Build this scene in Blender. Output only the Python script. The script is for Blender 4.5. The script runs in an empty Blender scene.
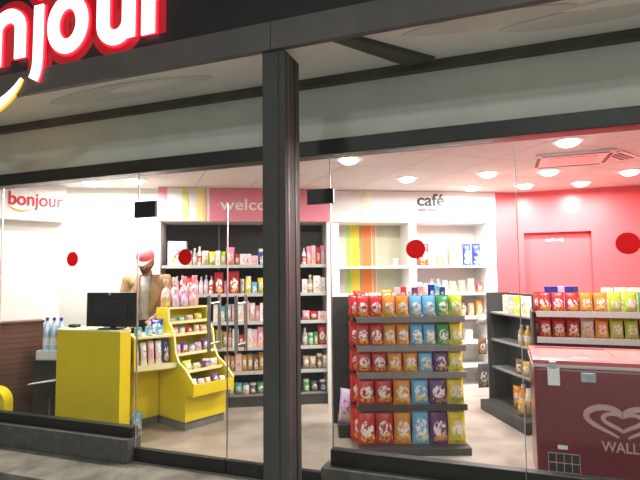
import bpy, bmesh, math, random
from mathutils import Vector, Matrix
random.seed(7)
R = math.radians
SC = bpy.context.scene
COL = SC.collection
# ------------------------------------------------------------------ materials
def mat(name, col, rough=0.5, metal=0.0, var=0.0, vscale=8.0, emit=None, estr=0.0, bump=0.0, spec=0.5, coat=0.0):
    m = bpy.data.materials.new(name); m.use_nodes = True
    nt = m.node_tree; b = nt.nodes['Principled BSDF']
    b.inputs['Roughness'].default_value = rough; b.inputs['Metallic'].default_value = metal
    b.inputs['Specular IOR Level'].default_value = spec
    b.inputs['Coat Weight'].default_value = coat
    b.inputs['Base Color'].default_value = (*col, 1)
    if var > 0 or bump > 0:
        tc = nt.nodes.new('ShaderNodeTexCoord'); n = nt.nodes.new('ShaderNodeTexNoise')
        n.inputs['Scale'].default_value = vscale; n.inputs['Detail'].default_value = 5
        nt.links.new(tc.outputs['Object'], n.inputs['Vector'])
        if var > 0:
            r = nt.nodes.new('ShaderNodeValToRGB')
            r.color_ramp.elements[0].position = .3; r.color_ramp.elements[1].position = .7
            r.color_ramp.elements[0].color = (*[max(0, c*(1-var)) for c in col], 1)
            r.color_ramp.elements[1].color = (*[min(1, c*(1+var)) for c in col], 1)
            nt.links.new(n.outputs['Fac'], r.inputs['Fac']); nt.links.new(r.outputs['Color'], b.inputs['Base Color'])
        if bump > 0:
            bp = nt.nodes.new('ShaderNodeBump'); bp.inputs['Strength'].default_value = bump; bp.inputs['Distance'].default_value = .01
            nt.links.new(n.outputs['Fac'], bp.inputs['Height']); nt.links.new(bp.outputs['Normal'], b.inputs['Normal'])
    if emit:
        b.inputs['Emission Color'].default_value = (*emit, 1); b.inputs['Emission Strength'].default_value = estr
    return m

def tile_mat(name, c1, c2, mortar, w, h, msize, rough=.4, rot=0.0, noise=.15, offset=0.0, spec=.5):
    m = bpy.data.materials.new(name); m.use_nodes = True
    nt = m.node_tree; b = nt.nodes['Principled BSDF']; b.inputs['Roughness'].default_value = rough
    b.inputs['Specular IOR Level'].default_value = spec
    tc = nt.nodes.new('ShaderNodeTexCoord'); mp = nt.nodes.new('ShaderNodeMapping'); mp.inputs['Rotation'].default_value = (0, 0, rot)
    br = nt.nodes.new('ShaderNodeTexBrick'); br.offset = offset
    br.inputs['Scale'].default_value = 1; br.inputs['Brick Width'].default_value = w; br.inputs['Row Height'].default_value = h
    br.inputs['Mortar Size'].default_value = msize; br.inputs['Mortar Smooth'].default_value = .2
    br.inputs['Color1'].default_value = (*c1, 1); br.inputs['Color2'].default_value = (*c2, 1); br.inputs['Mortar'].default_value = (*mortar, 1)
    nz = nt.nodes.new('ShaderNodeTexNoise'); nz.inputs['Scale'].default_value = 3.5; nz.inputs['Detail'].default_value = 8
    mx = nt.nodes.new('ShaderNodeMix'); mx.data_type = 'RGBA'; mx.blend_type = 'MULTIPLY'; mx.inputs['Factor'].default_value = 1
    rp = nt.nodes.new('ShaderNodeValToRGB'); rp.color_ramp.elements[0].position = .35; rp.color_ramp.elements[1].position = .65
    rp.color_ramp.elements[0].color = (1-noise*2, 1-noise*2, 1-noise*2, 1); rp.color_ramp.elements[1].color = (1, 1, 1, 1)
    L = nt.links
    L.new(tc.outputs['Object'], mp.inputs['Vector']); L.new(mp.outputs['Vector'], br.inputs['Vector']); L.new(tc.outputs['Object'], nz.inputs['Vector'])
    L.new(nz.outputs['Fac'], rp.inputs['Fac']); L.new(br.outputs['Color'], mx.inputs['A']); L.new(rp.outputs['Color'], mx.inputs['B'])
    L.new(mx.outputs['Result'], b.inputs['Base Color'])
    return m

def glass_mat(name, tint=(1, 1, 1), refl=1.0):
    m = bpy.data.materials.new(name); m.use_nodes = True
    nt = m.node_tree; nt.nodes.clear()
    o = nt.nodes.new('ShaderNodeOutputMaterial'); mx = nt.nodes.new('ShaderNodeMixShader')
    t = nt.nodes.new('ShaderNodeBsdfTransparent'); t.inputs['Color'].default_value = (*tint, 1)
    g = nt.nodes.new('ShaderNodeBsdfGlossy'); g.inputs['Roughness'].default_value = .02; g.inputs['Color'].default_value = (refl, refl, refl, 1)
    lw = nt.nodes.new('ShaderNodeLayerWeight'); lw.inputs['Blend'].default_value = .5
    pw_ = nt.nodes.new('ShaderNodeMath'); pw_.operation = 'POWER'; nt.links.new(lw.outputs['Facing'], pw_.inputs[0]); pw_.inputs[1].default_value = 5
    f = nt.nodes.new('ShaderNodeMath'); f.operation = 'MULTIPLY_ADD'; nt.links.new(pw_.outputs[0], f.inputs[0]); f.inputs[1].default_value = .6; f.inputs[2].default_value = .022
    nt.links.new(f.outputs[0], mx.inputs['Fac']); nt.links.new(t.outputs['BSDF'], mx.inputs[1]); nt.links.new(g.outputs['BSDF'], mx.inputs[2])
    nt.links.new(mx.outputs['Shader'], o.inputs['Surface'])
    return m

def print_mat(name, col, c2=(.9, .9, .86), c3=(.8, .45, .08), rough=.35, scale=6.5, thr=.5, big=.36):
    """printed packaging: a blotchy light logo patch in the middle and a picture patch below it"""
    m = bpy.data.materials.new(name); m.use_nodes = True
    nt = m.node_tree; b = nt.nodes['Principled BSDF']; b.inputs['Roughness'].default_value = rough
    L = nt.links; N = nt.nodes.new
    tc = N('ShaderNodeTexCoord'); sp = N('ShaderNodeSeparateXYZ'); L.new(tc.outputs['Generated'], sp.inputs['Vector'])
    def ell(cx, cz, rx, rz):
        a = N('ShaderNodeMath'); a.operation = 'SUBTRACT'; L.new(sp.outputs['X'], a.inputs[0]); a.inputs[1].default_value = cx
        a2 = N('ShaderNodeMath'); a2.operation = 'DIVIDE'; L.new(a.outputs[0], a2.inputs[0]); a2.inputs[1].default_value = rx
        a3 = N('ShaderNodeMath'); a3.operation = 'MULTIPLY'; L.new(a2.outputs[0], a3.inputs[0]); L.new(a2.outputs[0], a3.inputs[1])
        c = N('ShaderNodeMath'); c.operation = 'SUBTRACT'; L.new(sp.outputs['Z'], c.inputs[0]); c.inputs[1].default_value = cz
        cc = N('ShaderNodeMath'); cc.operation = 'DIVIDE'; L.new(c.outputs[0], cc.inputs[0]); cc.inputs[1].default_value = rz
        c3_ = N('ShaderNodeMath'); c3_.operation = 'MULTIPLY'; L.new(cc.outputs[0], c3_.inputs[0]); L.new(cc.outputs[0], c3_.inputs[1])
        s = N('ShaderNodeMath'); s.operation = 'ADD'; L.new(a3.outputs[0], s.inputs[0]); L.new(c3_.outputs[0], s.inputs[1])
        q = N('ShaderNodeMath'); q.operation = 'LESS_THAN'; L.new(s.outputs[0], q.inputs[0]); q.inputs[1].default_value = 1.0
        return q
    nz = N('ShaderNodeTexNoise'); nz.inputs['Scale'].default_value = scale; nz.inputs['Detail'].default_value = 1.5
    oi = N('ShaderNodeObjectInfo'); va = N('ShaderNodeVectorMath'); va.operation = 'MULTIPLY_ADD'; va.inputs[1].default_value = (1, 1, 1)
    sc_ = N('ShaderNodeVectorMath'); sc_.operation = 'SCALE'; sc_.inputs[0].default_value = (7, 3, 11); L.new(oi.outputs['Random'], sc_.inputs['Scale'])
    L.new(tc.outputs['Generated'], va.inputs[0]); L.new(sc_.outputs['Vector'], va.inputs[2]); L.new(va.outputs['Vector'], nz.inputs['Vector'])
    g = N('ShaderNodeMath'); g.operation = 'GREATER_THAN'; L.new(nz.outputs['Fac'], g.inputs[0]); g.inputs[1].default_value = thr
    e1 = ell(.54, .47, big, .23); m1 = N('ShaderNodeMath'); m1.operation = 'MULTIPLY'; L.new(g.outputs[0], m1.inputs[0]); L.new(e1.outputs[0], m1.inputs[1])
    e2_ = ell(.58, .2, .40, .15); gg = N('ShaderNodeMath'); gg.operation = 'LESS_THAN'; L.new(nz.outputs['Fac'], gg.inputs[0]); gg.inputs[1].default_value = .53
    e2 = N('ShaderNodeMath'); e2.operation = 'MULTIPLY'; L.new(e2_.outputs[0], e2.inputs[0]); L.new(gg.outputs[0], e2.inputs[1])
    x1 = N('ShaderNodeMix'); x1.data_type = 'RGBA'; x1.inputs['A'].default_value = (*col, 1); x1.inputs['B'].default_value = (*c3, 1); L.new(e2.outputs[0], x1.inputs['Factor'])
    x2 = N('ShaderNodeMix'); x2.data_type = 'RGBA'; L.new(x1.outputs['Result'], x2.inputs['A']); x2.inputs['B'].default_value = (*c2, 1); L.new(m1.outputs[0], x2.inputs['Factor'])
    L.new(x2.outputs['Result'], b.inputs['Base Color'])
    return m

# ------------------------------------------------------------------ mesh builder
class MB:
    def __init__(s): s.bm = bmesh.new()
    def box(s, x0, x1, y0, y1, z0, z1, bev=0.0, M=None):
        t = bmesh.new(); bmesh.ops.create_cube(t, size=1)
        bmesh.ops.scale(t, vec=(x1-x0, y1-y0, z1-z0), verts=t.verts)
        bmesh.ops.translate(t, vec=((x0+x1)/2, (y0+y1)/2, (z0+z1)/2), verts=t.verts)
        if bev > 0: bmesh.ops.bevel(t, geom=t.edges[:], offset=bev, segments=2, affect='EDGES', profile=.5)
        if M: bmesh.ops.transform(t, matrix=M, verts=t.verts)
        s.merge(t); return s
    def merge(s, t):
        me = bpy.data.meshes.new('tmp'); t.to_mesh(me); t.free(); s.bm.from_mesh(me); bpy.data.meshes.remove(me)
    def prism(s, pts, axis, a, b):
        """extrude a 2D polygon; axis x: pts=(y,z); y: pts=(x,z); z: pts=(x,y)"""
        f = {'x': lambda p, q: (q, p[0], p[1]), 'y': lambda p, q: (p[0], q, p[1]), 'z': lambda p, q: (p[0], p[1], q)}[axis]
        A = [s.bm.verts.new(f(p, a)) for p in pts]; B = [s.bm.verts.new(f(p, b)) for p in pts]
        n = len(pts)
        fs = [s.bm.faces.new(A), s.bm.faces.new(B[::-1])]
        for i in range(n): fs.append(s.bm.faces.new((A[i], B[i], B[(i+1) % n], A[(i+1) % n])))
        bmesh.ops.recalc_face_normals(s.bm, faces=fs)
        return s
    def tube(s, pts, r, seg=8, closed=False):
        pts = [Vector(p) for p in pts]; rings = []
        rr = r if isinstance(r, (list, tuple)) else [r]*len(pts)
        n = len(pts)
        for i, p in enumerate(pts):
            d = (pts[min(i+1, n-1)]-pts[max(i-1, 0)]).normalized()
            u = d.cross(Vector((0, 0, 1)));
            if u.length < .05: u = d.cross(Vector((1, 0, 0)))
            u.normalize(); v = d.cross(u)
            rings.append([s.bm.verts.new(p+(u*math.cos(2*math.pi*k/seg)+v*math.sin(2*math.pi*k/seg))*rr[i]) for k in range(seg)])
        fs = []
        for i in range(n-1):
            for k in range(seg): fs.append(s.bm.faces.new((rings[i][k], rings[i][(k+1) % seg], rings[i+1][(k+1) % seg], rings[i+1][k])))
        fs.append(s.bm.faces.new(rings[0])); fs.append(s.bm.faces.new(rings[-1]))
        bmesh.ops.recalc_face_normals(s.bm, faces=fs); return s
    def lathe(s, prof, c=(0, 0, 0), seg=16, axis='z', sx=1, sy=1, cap=True):
        rings = []
        for r, h in prof:
            ring = []
            for k in range(seg):
                a = 2*math.pi*k/seg; x, y = r*math.cos(a)*sx, r*math.sin(a)*sy
                p = (x, y, h) if axis == 'z' else ((x, h, y) if axis == 'y' else (h, x, y))
                ring.append(s.bm.verts.new((p[0]+c[0], p[1]+c[1], p[2]+c[2])))
            rings.append(ring)
        fs = []
        for i in range(len(rings)-1):
            for k in range(seg): fs.append(s.bm.faces.new((rings[i][k], rings[i][(k+1) % seg], rings[i+1][(k+1) % seg], rings[i+1][k])))
        if cap: fs.append(s.bm.faces.new(rings[0])); fs.append(s.bm.faces.new(rings[-1]))
        bmesh.ops.recalc_face_normals(s.bm, faces=fs); return s
    def ribbon(s, pts, w, y0, y1):
        """a flat stroke in the x,z plane, width w (number or list), thick from y0 to y1"""
        n = len(pts); ww = w if isinstance(w, (list, tuple)) else [w]*n
        Lp, Rp = [], []
        for i, p in enumerate(pts):
            a = pts[max(i-1, 0)]; b = pts[min(i+1, n-1)]
            dx, dz = b[0]-a[0], b[1]-a[1]; l = math.hypot(dx, dz) or 1
            nx, nz = -dz/l*ww[i]/2, dx/l*ww[i]/2
            Lp.append((p[0]+nx, p[1]+nz)); Rp.append((p[0]-nx, p[1]-nz))
        V = lambda q, y: s.bm.verts.new((q[0], y, q[1]))
        lf = [V(q, y0) for q in Lp]; rf = [V(q, y0) for q in Rp]; lb = [V(q, y1) for q in Lp]; rb = [V(q, y1) for q in Rp]
        fs = []
        for i in range(n-1):
            fs += [s.bm.faces.new((lf[i], lf[i+1], rf[i+1], rf[i])), s.bm.faces.new((lb[i], lb[i+1], rb[i+1], rb[i])),
                   s.bm.faces.new((lf[i], lf[i+1], lb[i+1], lb[i])), s.bm.faces.new((rf[i], rf[i+1], rb[i+1], rb[i]))]
        fs += [s.bm.faces.new((lf[0], rf[0], rb[0], lb[0])), s.bm.faces.new((lf[-1], rf[-1], rb[-1], lb[-1]))]
        bmesh.ops.recalc_face_normals(s.bm, faces=fs); return s
    def mesh(s, name, smooth=False):
        me = bpy.data.meshes.new(name); s.bm.to_mesh(me); s.bm.free()
        if smooth:
            for p in me.polygons: p.use_smooth = True
        return me
    def build(s, name, m, parent=None, smooth=False, label=None):
        return link(name, s.mesh(name, smooth), m, parent, label)

def link(name, me, m, parent=None, label=None):
    o = bpy.data.objects.new(name, me); COL.objects.link(o)
    if m is not None:
        me.materials.clear(); me.materials.append(m)
    if parent: o.parent = parent
    if label: o['label'] = label
    return o
def tag(o, label, cat, group=None):
    o['label'] = label; o['category'] = cat
    if group: o['group'] = group
    return o
def thing(name, label, cat, loc=(0, 0, 0), rz=0, group=None):
    o = bpy.data.objects.new(name, None); COL.objects.link(o); o.empty_display_size = .1
    o.location = loc; o.rotation_euler = (0, 0, rz); return tag(o, label, cat, group)
def struct(o, label=None, cat=None):
    o['kind'] = 'structure'
    if label: o['label'] = label
    if cat: o['category'] = cat
    return o
def place(o, loc, rz=0):
    o.location = loc; o.rotation_euler = (0, 0, rz); return o
def dup(root, loc, rot=(0, 0, 0)):
    r = root.copy(); COL.objects.link(r); r.location = loc; r.rotation_euler = rot
    for ch in list(root.children):
        c = ch.copy(); COL.objects.link(c); c.parent = r
        for g in list(ch.children):
            d = g.copy(); COL.objects.link(d); d.parent = c
    return r
def text_mesh(body, width, height, depth=.003, bold=0.0, shear=0.0):
    cu = bpy.data.curves.new('lettering', 'FONT'); cu.body = body; cu.size = 1; cu.extrude = .01; cu.offset = bold; cu.shear = shear
    o = bpy.data.objects.new('lettering_tmp', cu); COL.objects.link(o)
    bpy.context.view_layer.update()
    me = bpy.data.meshes.new_from_object(o.evaluated_get(bpy.context.evaluated_depsgraph_get()))
    bpy.data.objects.remove(o); bpy.data.curves.remove(cu)
    xs = [v.co.x for v in me.vertices]; ys = [v.co.y for v in me.vertices]
    x0, x1, y0, y1 = min(xs), max(xs), min(ys), max(ys)
    for v in me.vertices:
        x = (v.co.x-x0)/(x1-x0)*width; z = (v.co.y-y0)/(y1-y0)*height; y = -v.co.z/.01*depth
        v.co = (x, y, z)
    me.name = 'lettering'
    return me
def lettering(body, x, y, z, w, h, m, parent, bold=0.0, depth=.003, shear=0.0):
    o = link('lettering', text_mesh(body, w, h, depth, bold, shear), m, parent); o.location = (x, y, z); return o
ORD = ['first', 'second', 'third', 'fourth', 'fifth', 'sixth', 'seventh', 'eighth', 'ninth', 'tenth', 'eleventh', 'twelfth', 'thirteenth', 'fourteenth', 'fifteenth', 'sixteenth', 'seventeenth', 'eighteenth', 'nineteenth', 'twentieth']

# ------------------------------------------------------------------ frames of the place
SA = R(-20.0); SO = (-1.538, 4.177)                    # shop front line: origin at the left door jamb, x along the glass, y into the shop
def W(s, y, z=0):
    return (SO[0]+s*math.cos(SA)-y*math.sin(SA), SO[1]+s*math.sin(SA)+y*math.cos(SA), z)
IA = R(7.7); IO = (-1.85, 5.68)                        # back wall line: x along the wall, y behind it
def I(x, y, z=0):
    return (IO[0]+x*math.cos(IA)-y*math.sin(IA), IO[1]+x*math.sin(IA)+y*math.cos(IA), z)
GA = R(40); GO = (-2.9, 5.64)                          # left wall line: x along the wall, -y into the room
def G(x, y, z=0):
    return (GO[0]+x*math.cos(GA)-y*math.sin(GA), GO[1]+x*math.sin(GA)+y*math.cos(GA), z)
DA = R(50); DO = (-1.324, 4.948)                       # yellow stepped display
def D(x, y, z=0):
    return (DO[0]+x*math.cos(DA)-y*math.sin(DA), DO[1]+x*math.sin(DA)+y*math.cos(DA), z)
HC = 2.52                                              # ceiling height

M = {}
M['floor'] = tile_mat('floor tile', (.46, .39, .33), (.44, .375, .32), (.41, .35, .30), .6, .6, .003, rough=.25, rot=R(-20), noise=.12)
M['pave'] = tile_mat('pavement stone', (.34, .31, .255), (.30, .28, .235), (.2, .185, .16), .9, .45, .004, rough=.7, rot=R(-20), noise=.28, offset=.5)
M['bounce_ground'] = mat('forecourt concrete', (.46, .45, .42), .85, var=.4, vscale=40, bump=.3)  # ground colour lightened so lamp light bounces up to the soffit
M['kerb'] = mat('dark grey kerb stone', (.105, .10, .096), .55, var=.25, vscale=14)
M['ceil'] = tile_mat('ceiling tile', (.70, .68, .65), (.68, .66, .63), (.52, .48, .45), .6, .6, .008, rough=.85, rot=R(-20), noise=.02)
M['white_wall'] = mat('white plaster', (.82, .80, .76), .8, var=.03, vscale=3)
M['grey_wall'] = mat('grey green plaster', (.63, .66, .60), .75, var=.06, vscale=2.5)
M['red_wall'] = mat('red paint', (.75, .10, .115), .35, var=.05, vscale=2)
M['soffit'] = mat('light grey soffit panel', (.78, .77, .72), .35, var=.08, vscale=1.5)
M['soffit2'] = mat('mid grey soffit panel', (.62, .61, .56), .35, var=.08, vscale=2)
M['black_metal'] = mat('black metal', (.022, .022, .02), .45, var=.15, vscale=12)
M['dark_strip'] = mat('dark olive metal', (.07, .07, .055), .5, var=.2, vscale=6)
M['post'] = mat('dark grey painted steel', (.066, .062, .060), .6, var=.12, vscale=9)
M['band'] = mat('grey brown aluminium', (.115, .098, .094), .45, var=.12, vscale=5)
M['sign_panel'] = mat('black sign panel', (.014, .010, .011), .5, var=.2, vscale=5)
M['white_lit'] = mat('lit white acrylic', (.9, .85, .85), .4, emit=(1.0, .86, .86), estr=2.2)
M['red_lit'] = mat('lit red acrylic', (.7, .02, .03), .4, emit=(1.0, .006, .02), estr=2.6)
M['painted_halo'] = mat('painted red halo glow', (.2, .01, .015), .5, emit=(1.0, .0, .012), estr=.26)
M['orange_lit'] = mat('lit orange acrylic', (.8, .4, .02), .4, emit=(1.0, .36, .02), estr=1.4)
M['chrome'] = mat('brushed steel', (.55, .56, .57), .3, 1.0, var=.1, vscale=20)
M['glass'] = glass_mat('shop front glass')
M['clear'] = glass_mat('clear pane', (.9, .96, .98))
M['red_dot'] = mat('red film', (.62, .015, .02), .4, var=.1, vscale=30)
_nt = M['red_dot'].node_tree; _tr = _nt.nodes.new('ShaderNodeBsdfTranslucent'); _tr.inputs['Color'].default_value = (.75, .02, .025, 1)   # thin film, lit through from the shop
_mx = _nt.nodes.new('ShaderNodeMixShader'); _mx.inputs['Fac'].default_value = .5
_nt.links.new(_nt.nodes['Principled BSDF'].outputs['BSDF'], _mx.inputs[1]); _nt.links.new(_tr.outputs['BSDF'], _mx.inputs[2]); _nt.links.new(_mx.outputs['Shader'], _nt.nodes['Material Output'].inputs['Surface'])
M['dark_shelf'] = mat('charcoal shelf metal', (.045, .043, .041), .5, var=.15, vscale=10)
M['grey_shelf'] = mat('grey shelf metal', (.20, .195, .19), .45, var=.1, vscale=10)
M['white_shelf'] = mat('white laminate', (.80, .79, .77), .4, var=.03, vscale=5)
M['price'] = mat('pale price rail', (.52, .52, .51), .35, var=.1, vscale=60)
M['yellow'] = mat('yellow laminate', (.78, .62, .012), .38, var=.05, vscale=4)
M['cream'] = mat('pale yellow edging', (.88, .82, .42), .4, var=.04, vscale=6)
M['kick'] = mat('grey kick plate', (.16, .155, .14), .5, var=.12, vscale=9)
M['wood'] = tile_mat('brown wood slats', (.16, .07, .045), (.135, .058, .038), (.07, .03, .02), 4.0, .052, .004, rough=.5, noise=.2)
# slats run level: swap the texture's axes so rows stack in height
for n in M['wood'].node_tree.nodes:
    if n.type == 'MAPPING': n.inputs['Rotation'].default_value = (R(-90), 0, 0)
M['black_plastic'] = mat('black plastic', (.02, .02, .022), .35, var=.15, vscale=15)
M['screen'] = mat('dark screen', (.012, .013, .015), .15)
M['white_paper'] = mat('white paper', (.85, .85, .83), .7, var=.03, vscale=9)
M['letter_red'] = mat('red lettering', (.62, .02, .05), .5)
M['letter_grey'] = mat('dark grey lettering', (.045, .045, .045), .5)
M['letter_white'] = mat('white lettering', (.9, .88, .88), .5)
M['letter_pink'] = mat('pink lettering', (.45, .015, .08), .5)
M['orange'] = mat('orange paint', (.85, .36, .03), .5)
M['freezer'] = mat('freezer red enamel', (.17, .012, .022), .3, var=.1, vscale=3, coat=.3)
M['freezer_rim'] = mat('pinkish white freezer rim', (.62, .50, .49), .4, var=.06, vscale=9)
M['logo'] = mat('faded pinkish white print', (.55, .34, .35), .5, var=.08, vscale=12)
M['grille'] = mat('black grille', (.02, .018, .018), .5)

# ------------------------------------------------------------------ camera
cam = bpy.data.cameras.new('camera'); camo = bpy.data.objects.new('camera', cam); COL.objects.link(camo)
cam.sensor_width = 36; cam.lens = 500/640*36; cam.clip_start = .05
camo.location = (0, 0, 1.5)
camo.rotation_euler = (Matrix.Rotation(R(94), 3, 'X') @ Matrix.Rotation(R(-.6), 3, 'Z')).to_euler()
SC.camera = camo
vs = SC.view_settings
SC.display_settings.display_device = 'sRGB'
vs.view_transform = 'Standard'; vs.look = 'None'; vs.exposure = 0; vs.gamma = 1; vs.use_curve_mapping = False

# ================================================================== SETTING
S_END = 5.6; S_BEG = -2.5
def st(o, label, cat): return struct(o, label, cat)
# interior floor, pavement, road edge
mb = MB(); mb.prism([W(S_BEG, 0)[:2], W(S_END, 0)[:2], W(S_END, 3.3)[:2], I(4.4, .5)[:2], I(-1.6, .5)[:2], G(-.98, .12)[:2]], 'z', -.12, 0)
st(mb.build('floor', M['floor']), 'beige tiled floor inside the shop', 'floor')
mb = MB(); mb.box(S_BEG-2, S_END+1, -.5, 0, -.13, -.001, .006)
o = place(mb.build('pavement', M['pave']), (*SO, 0), SA); st(o, 'pale stone pavement strip along the shop front', 'pavement')
mb = MB(); mb.box(-14, 16, -14, -.5, -.3, -.13)
o = place(mb.build('forecourt_ground', M['bounce_ground']), (*SO, 0), SA); st(o, 'forecourt ground below the pavement edge, made pale to bounce light', 'ground')
M['gutter'] = mat('dark drain stone', (.06, .058, .055), .7, var=.3, vscale=12)
mb = MB(); mb.box(S_BEG-2, S_END+1, -.95, -.503, -.1295, -.06, .006)
o = place(mb.build('gutter_strip', M['gutter']), (*SO, 0), SA); st(o, 'dark stone strip along the pavement edge', 'gutter')
mb = MB(); mb.box(S_BEG-1.5, -.005, -.06, .10, -.001, .19, .008)
o = place(mb.build('kerb_plinth', M['kerb']), (*SO, 0), SA); st(o, 'dark grey stone plinth below the left glass', 'plinth')
mb = MB(); mb.box(1.645, S_END, -.06, .10, -.001, .172, .008)
o = place(mb.build('kerb_plinth', M['kerb']), (*SO, 0), SA); st(o, 'dark grey stone plinth below the right glass', 'plinth')
# ceiling
mb = MB(); mb.prism([W(S_BEG, .03)[:2], W(S_END, .03)[:2], W(S_END, 3.4)[:2], I(4.4, .5)[:2], I(-1.6, .5)[:2], G(-.98, .12)[:2]], 'z', HC, HC+.1)
st(mb.build('ceiling', M['ceil']), 'white tiled ceiling inside the shop', 'ceiling')
# back wall
mb = MB(); mb.box(-1.5, -.002, .085, .2, 0, HC)
st(place(mb.build('wall_back', M['white_wall']), (*IO, 0), IA), 'bright white back wall behind the cashier', 'wall')
mb = MB(); mb.box(-.002, 4.115, .46, .58, 0, HC)
st(place(mb.build('wall_back', M['white_wall']), (*IO, 0), IA), 'back wall behind the shelving units', 'wall')
mb = MB(); mb.box(4.115, 4.40, .05, .17, 0, HC)
st(place(mb.build('wall_back', M['red_wall']), (*IO, 0), IA), 'narrow deep red wall strip beside the white shelving', 'wall')
# red wall at the right with a recessed door (frame parallel to the shop front)
RO = I(4.398, .05)[:2]
mb = MB()
mb.box(0, .075, 0, .13, 0, HC); mb.box(.835, 3.4, 0, .13, 0, HC); mb.box(.075, .835, 0, .13, 2.0, HC)
st(place(mb.build('wall_right', M['red_wall']), (*RO, 0), SA), 'large red wall around the recessed door', 'wall')
dr = struct(thing('door_3', 'red door set back in the red wall', 'door', (*RO, 0), SA), None)
MB().box(.077, .833, .085, .125, 0.004, 1.998).build('door_panel', M['red_wall'], dr)
lettering('staff only', .33, .083, 1.88, .21, .05, M['letter_white'], dr, .01)
h = MB(); h.tube([(.75, .084, 1.0), (.75, .05, 1.0), (.68, .05, 1.0)], .009); h.box(.73, .77, .079, .0845, .93, 1.07, .002); h.build('door_handle', M['chrome'], dr)
mb = MB(); mb.box(5.05, 5.17, .1, 2.6, 0, HC)
st(place(mb.build('wall_side', M['red_wall']), (*SO, 0), SA), 'red side wall at the far right of the shop', 'wall')
# left wall with the fascia board
mb = MB(); mb.box(-1.35, .06, .0, .12, 0, HC)
st(place(mb.build('wall_left', M['white_wall']), (*GO, 0), GA), 'pale left wall under the lettered fascia', 'wall')
fa = struct(thing('trim_1', 'white fascia board with red lettering at the left', 'fascia', (*GO, 0), GA))
MB().box(-1.05, -.012, -.14, -.001, 2.115, HC-.002, .004).build('board', M['white_shelf'], fa)
lettering('bonjour', -.565, -.142, 2.222, .52, .19, M['letter_red'], fa, .018)
sw = MB(); pts = []
for k in range(15):
    t = k/14; pts.append((-.565+.24*t, 2.258-.05*math.sin(math.pi*(t*.93+.03))))
sw.ribbon(pts, [.003+.016*max(0, math.sin(math.pi*k/14))**.8 for k in range(15)], -.144, -.1415); sw.build('smile_swoosh', M['orange'], fa, label='thin orange smile curve')

# front wall above the glass, head beam, dark strip
mb = MB(); mb.box(S_BEG-1.5, S_END, 0, .14, 2.478, 2.88)
st(place(mb.build('wall_front', M['grey_wall']), (*SO, 0), SA), 'grey green wall band above the shop glass', 'wall')
mb = MB(); mb.box(S_BEG-1.5, S_END, -.045, .10, 2.366, 2.4775, .006)
st(place(mb.build('trim_2', M['black_metal']), (*SO, 0), SA), 'black head beam along the top of the glass', 'beam')
mb = MB(); mb.box(S_BEG-1.5, S_END, -.06, .10, 2.8805, 2.9395, .004)
st(place(mb.build('trim_3', M['dark_strip']), (*SO, 0), SA), 'dark strip where the wall band meets the soffit', 'trim')
# canopy soffit with raised grey leaf shapes and a dark diagonal strip
so = struct(thing('canopy_soffit', 'light grey canopy soffit above the shop front', 'soffit', (*SO, 0), SA))
MB().box(S_BEG-1.5, S_END, -.70, 0.1, 2.94, 3.02).build('soffit_panel', M['soffit'], so)
def leaf(x0, x1, yc, hw, m, zb=2.932):
    b = MB(); n = 24; top, bot = [], []
    for k in range(n+1):
        t = k/n; x = x0+(x1-x0)*t; w_ = hw*math.sin(math.pi*min(1, max(0, t)))**.6
        top.append((x, yc+w_)); bot.append((x, yc-w_))
    b.prism(top+bot[::-1][1:-1], 'z', zb, 2.9395); return b.build('leaf_shape', m, so)
leaf(-.6, .95, -.36, .13, M['soffit2']); leaf(.05, .72, -.40, .06, M['soffit'], 2.927)
leaf(2.35, 3.3, -.48, .09, M['soffit2']); leaf(2.9, 3.9, -.33, .10, M['soffit2']); leaf(3.2, 4.6, -.45, .05, M['soffit'], 2.927)
rb = MB(); rb.prism([(1.95, -.62), (2.06, -.62), (2.50, -.10), (2.30, -.10)], 'z', 2.905, 2.9395); rb.build('diagonal_strip', M['dark_strip'], so)
# canopy fascia
cf = struct(thing('canopy_fascia', 'grey brown edge band of the canopy', 'fascia', (*SO, 0), SA))
MB().box(S_BEG-1.5, 1.600, -.745, -.701, 2.862, 3.036, .003).build('edge_band', M['band'], cf)
MB().box(1.603, S_END, -.745, -.701, 2.862, 3.036, .003).build('edge_band', M['band'], cf)
# the post
po = struct(thing('support_post', 'dark grey square steel post before the door', 'post', (*SO, 0), SA))
MB().box(1.533, 1.684, -.72, -.49, -.13, 2.861, .006).build('shaft', M['post'], po)
MB().box(1.639, 1.645, -.7225, -.719, -.10, 2.855).build('groove_strip', M['black_metal'], po)
MB().box(1.6835, 1.6865, -.68, -.66, -.10, 2.855).build('groove_strip', M['band'], po)
MB().box(1.6835, 1.687, -.57, -.555, -.10, 2.855).build('groove_strip', M['black_metal'], po)

# glass: panes with rails and red dots
def pane(name, s0, s1, z0, z1, label, cat='window'):
    t = struct(thing(name, label, cat, (*SO, 0), SA))
    MB().box(s0, s1, .028, .040, z0, z1).build('glass_pane', M['glass'], t); return t
def dot(t, s, z, r=.066):
    b = MB(); b.lathe([(r, .0262), (r, .0278)], (s, 0, z), 28, 'y'); b.build('safety_dot', M['red_dot'], t, label='round red film dot')
p1 = pane('window_1', -1.60, -.012, .215, 2.364, 'left fixed glass pane of the shop front'); dot(p1, -.719, 1.664)
MB().box(-1.60, -.012, .0, .07, .1905, .272, .004).build('bottom_rail', M['black_metal'], p1)
p0 = pane('window_2', -2.46, -1.610, .215, 2.364, 'glass pane at the far left of the shop front')
MB().box(-2.46, -1.605, .0, .07, .1905, .272, .004).build('bottom_rail', M['black_metal'], p0)
p3 = pane('window_3', 1.712, 2.966, .20, 2.364, 'glass pane right of the door in front of the snack stand'); dot(p3, 2.321, 1.669)
MB().box(1.697, 2.966, .0, .07, .1725, .28, .004).build('bottom_rail', M['black_metal'], p3)
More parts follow.
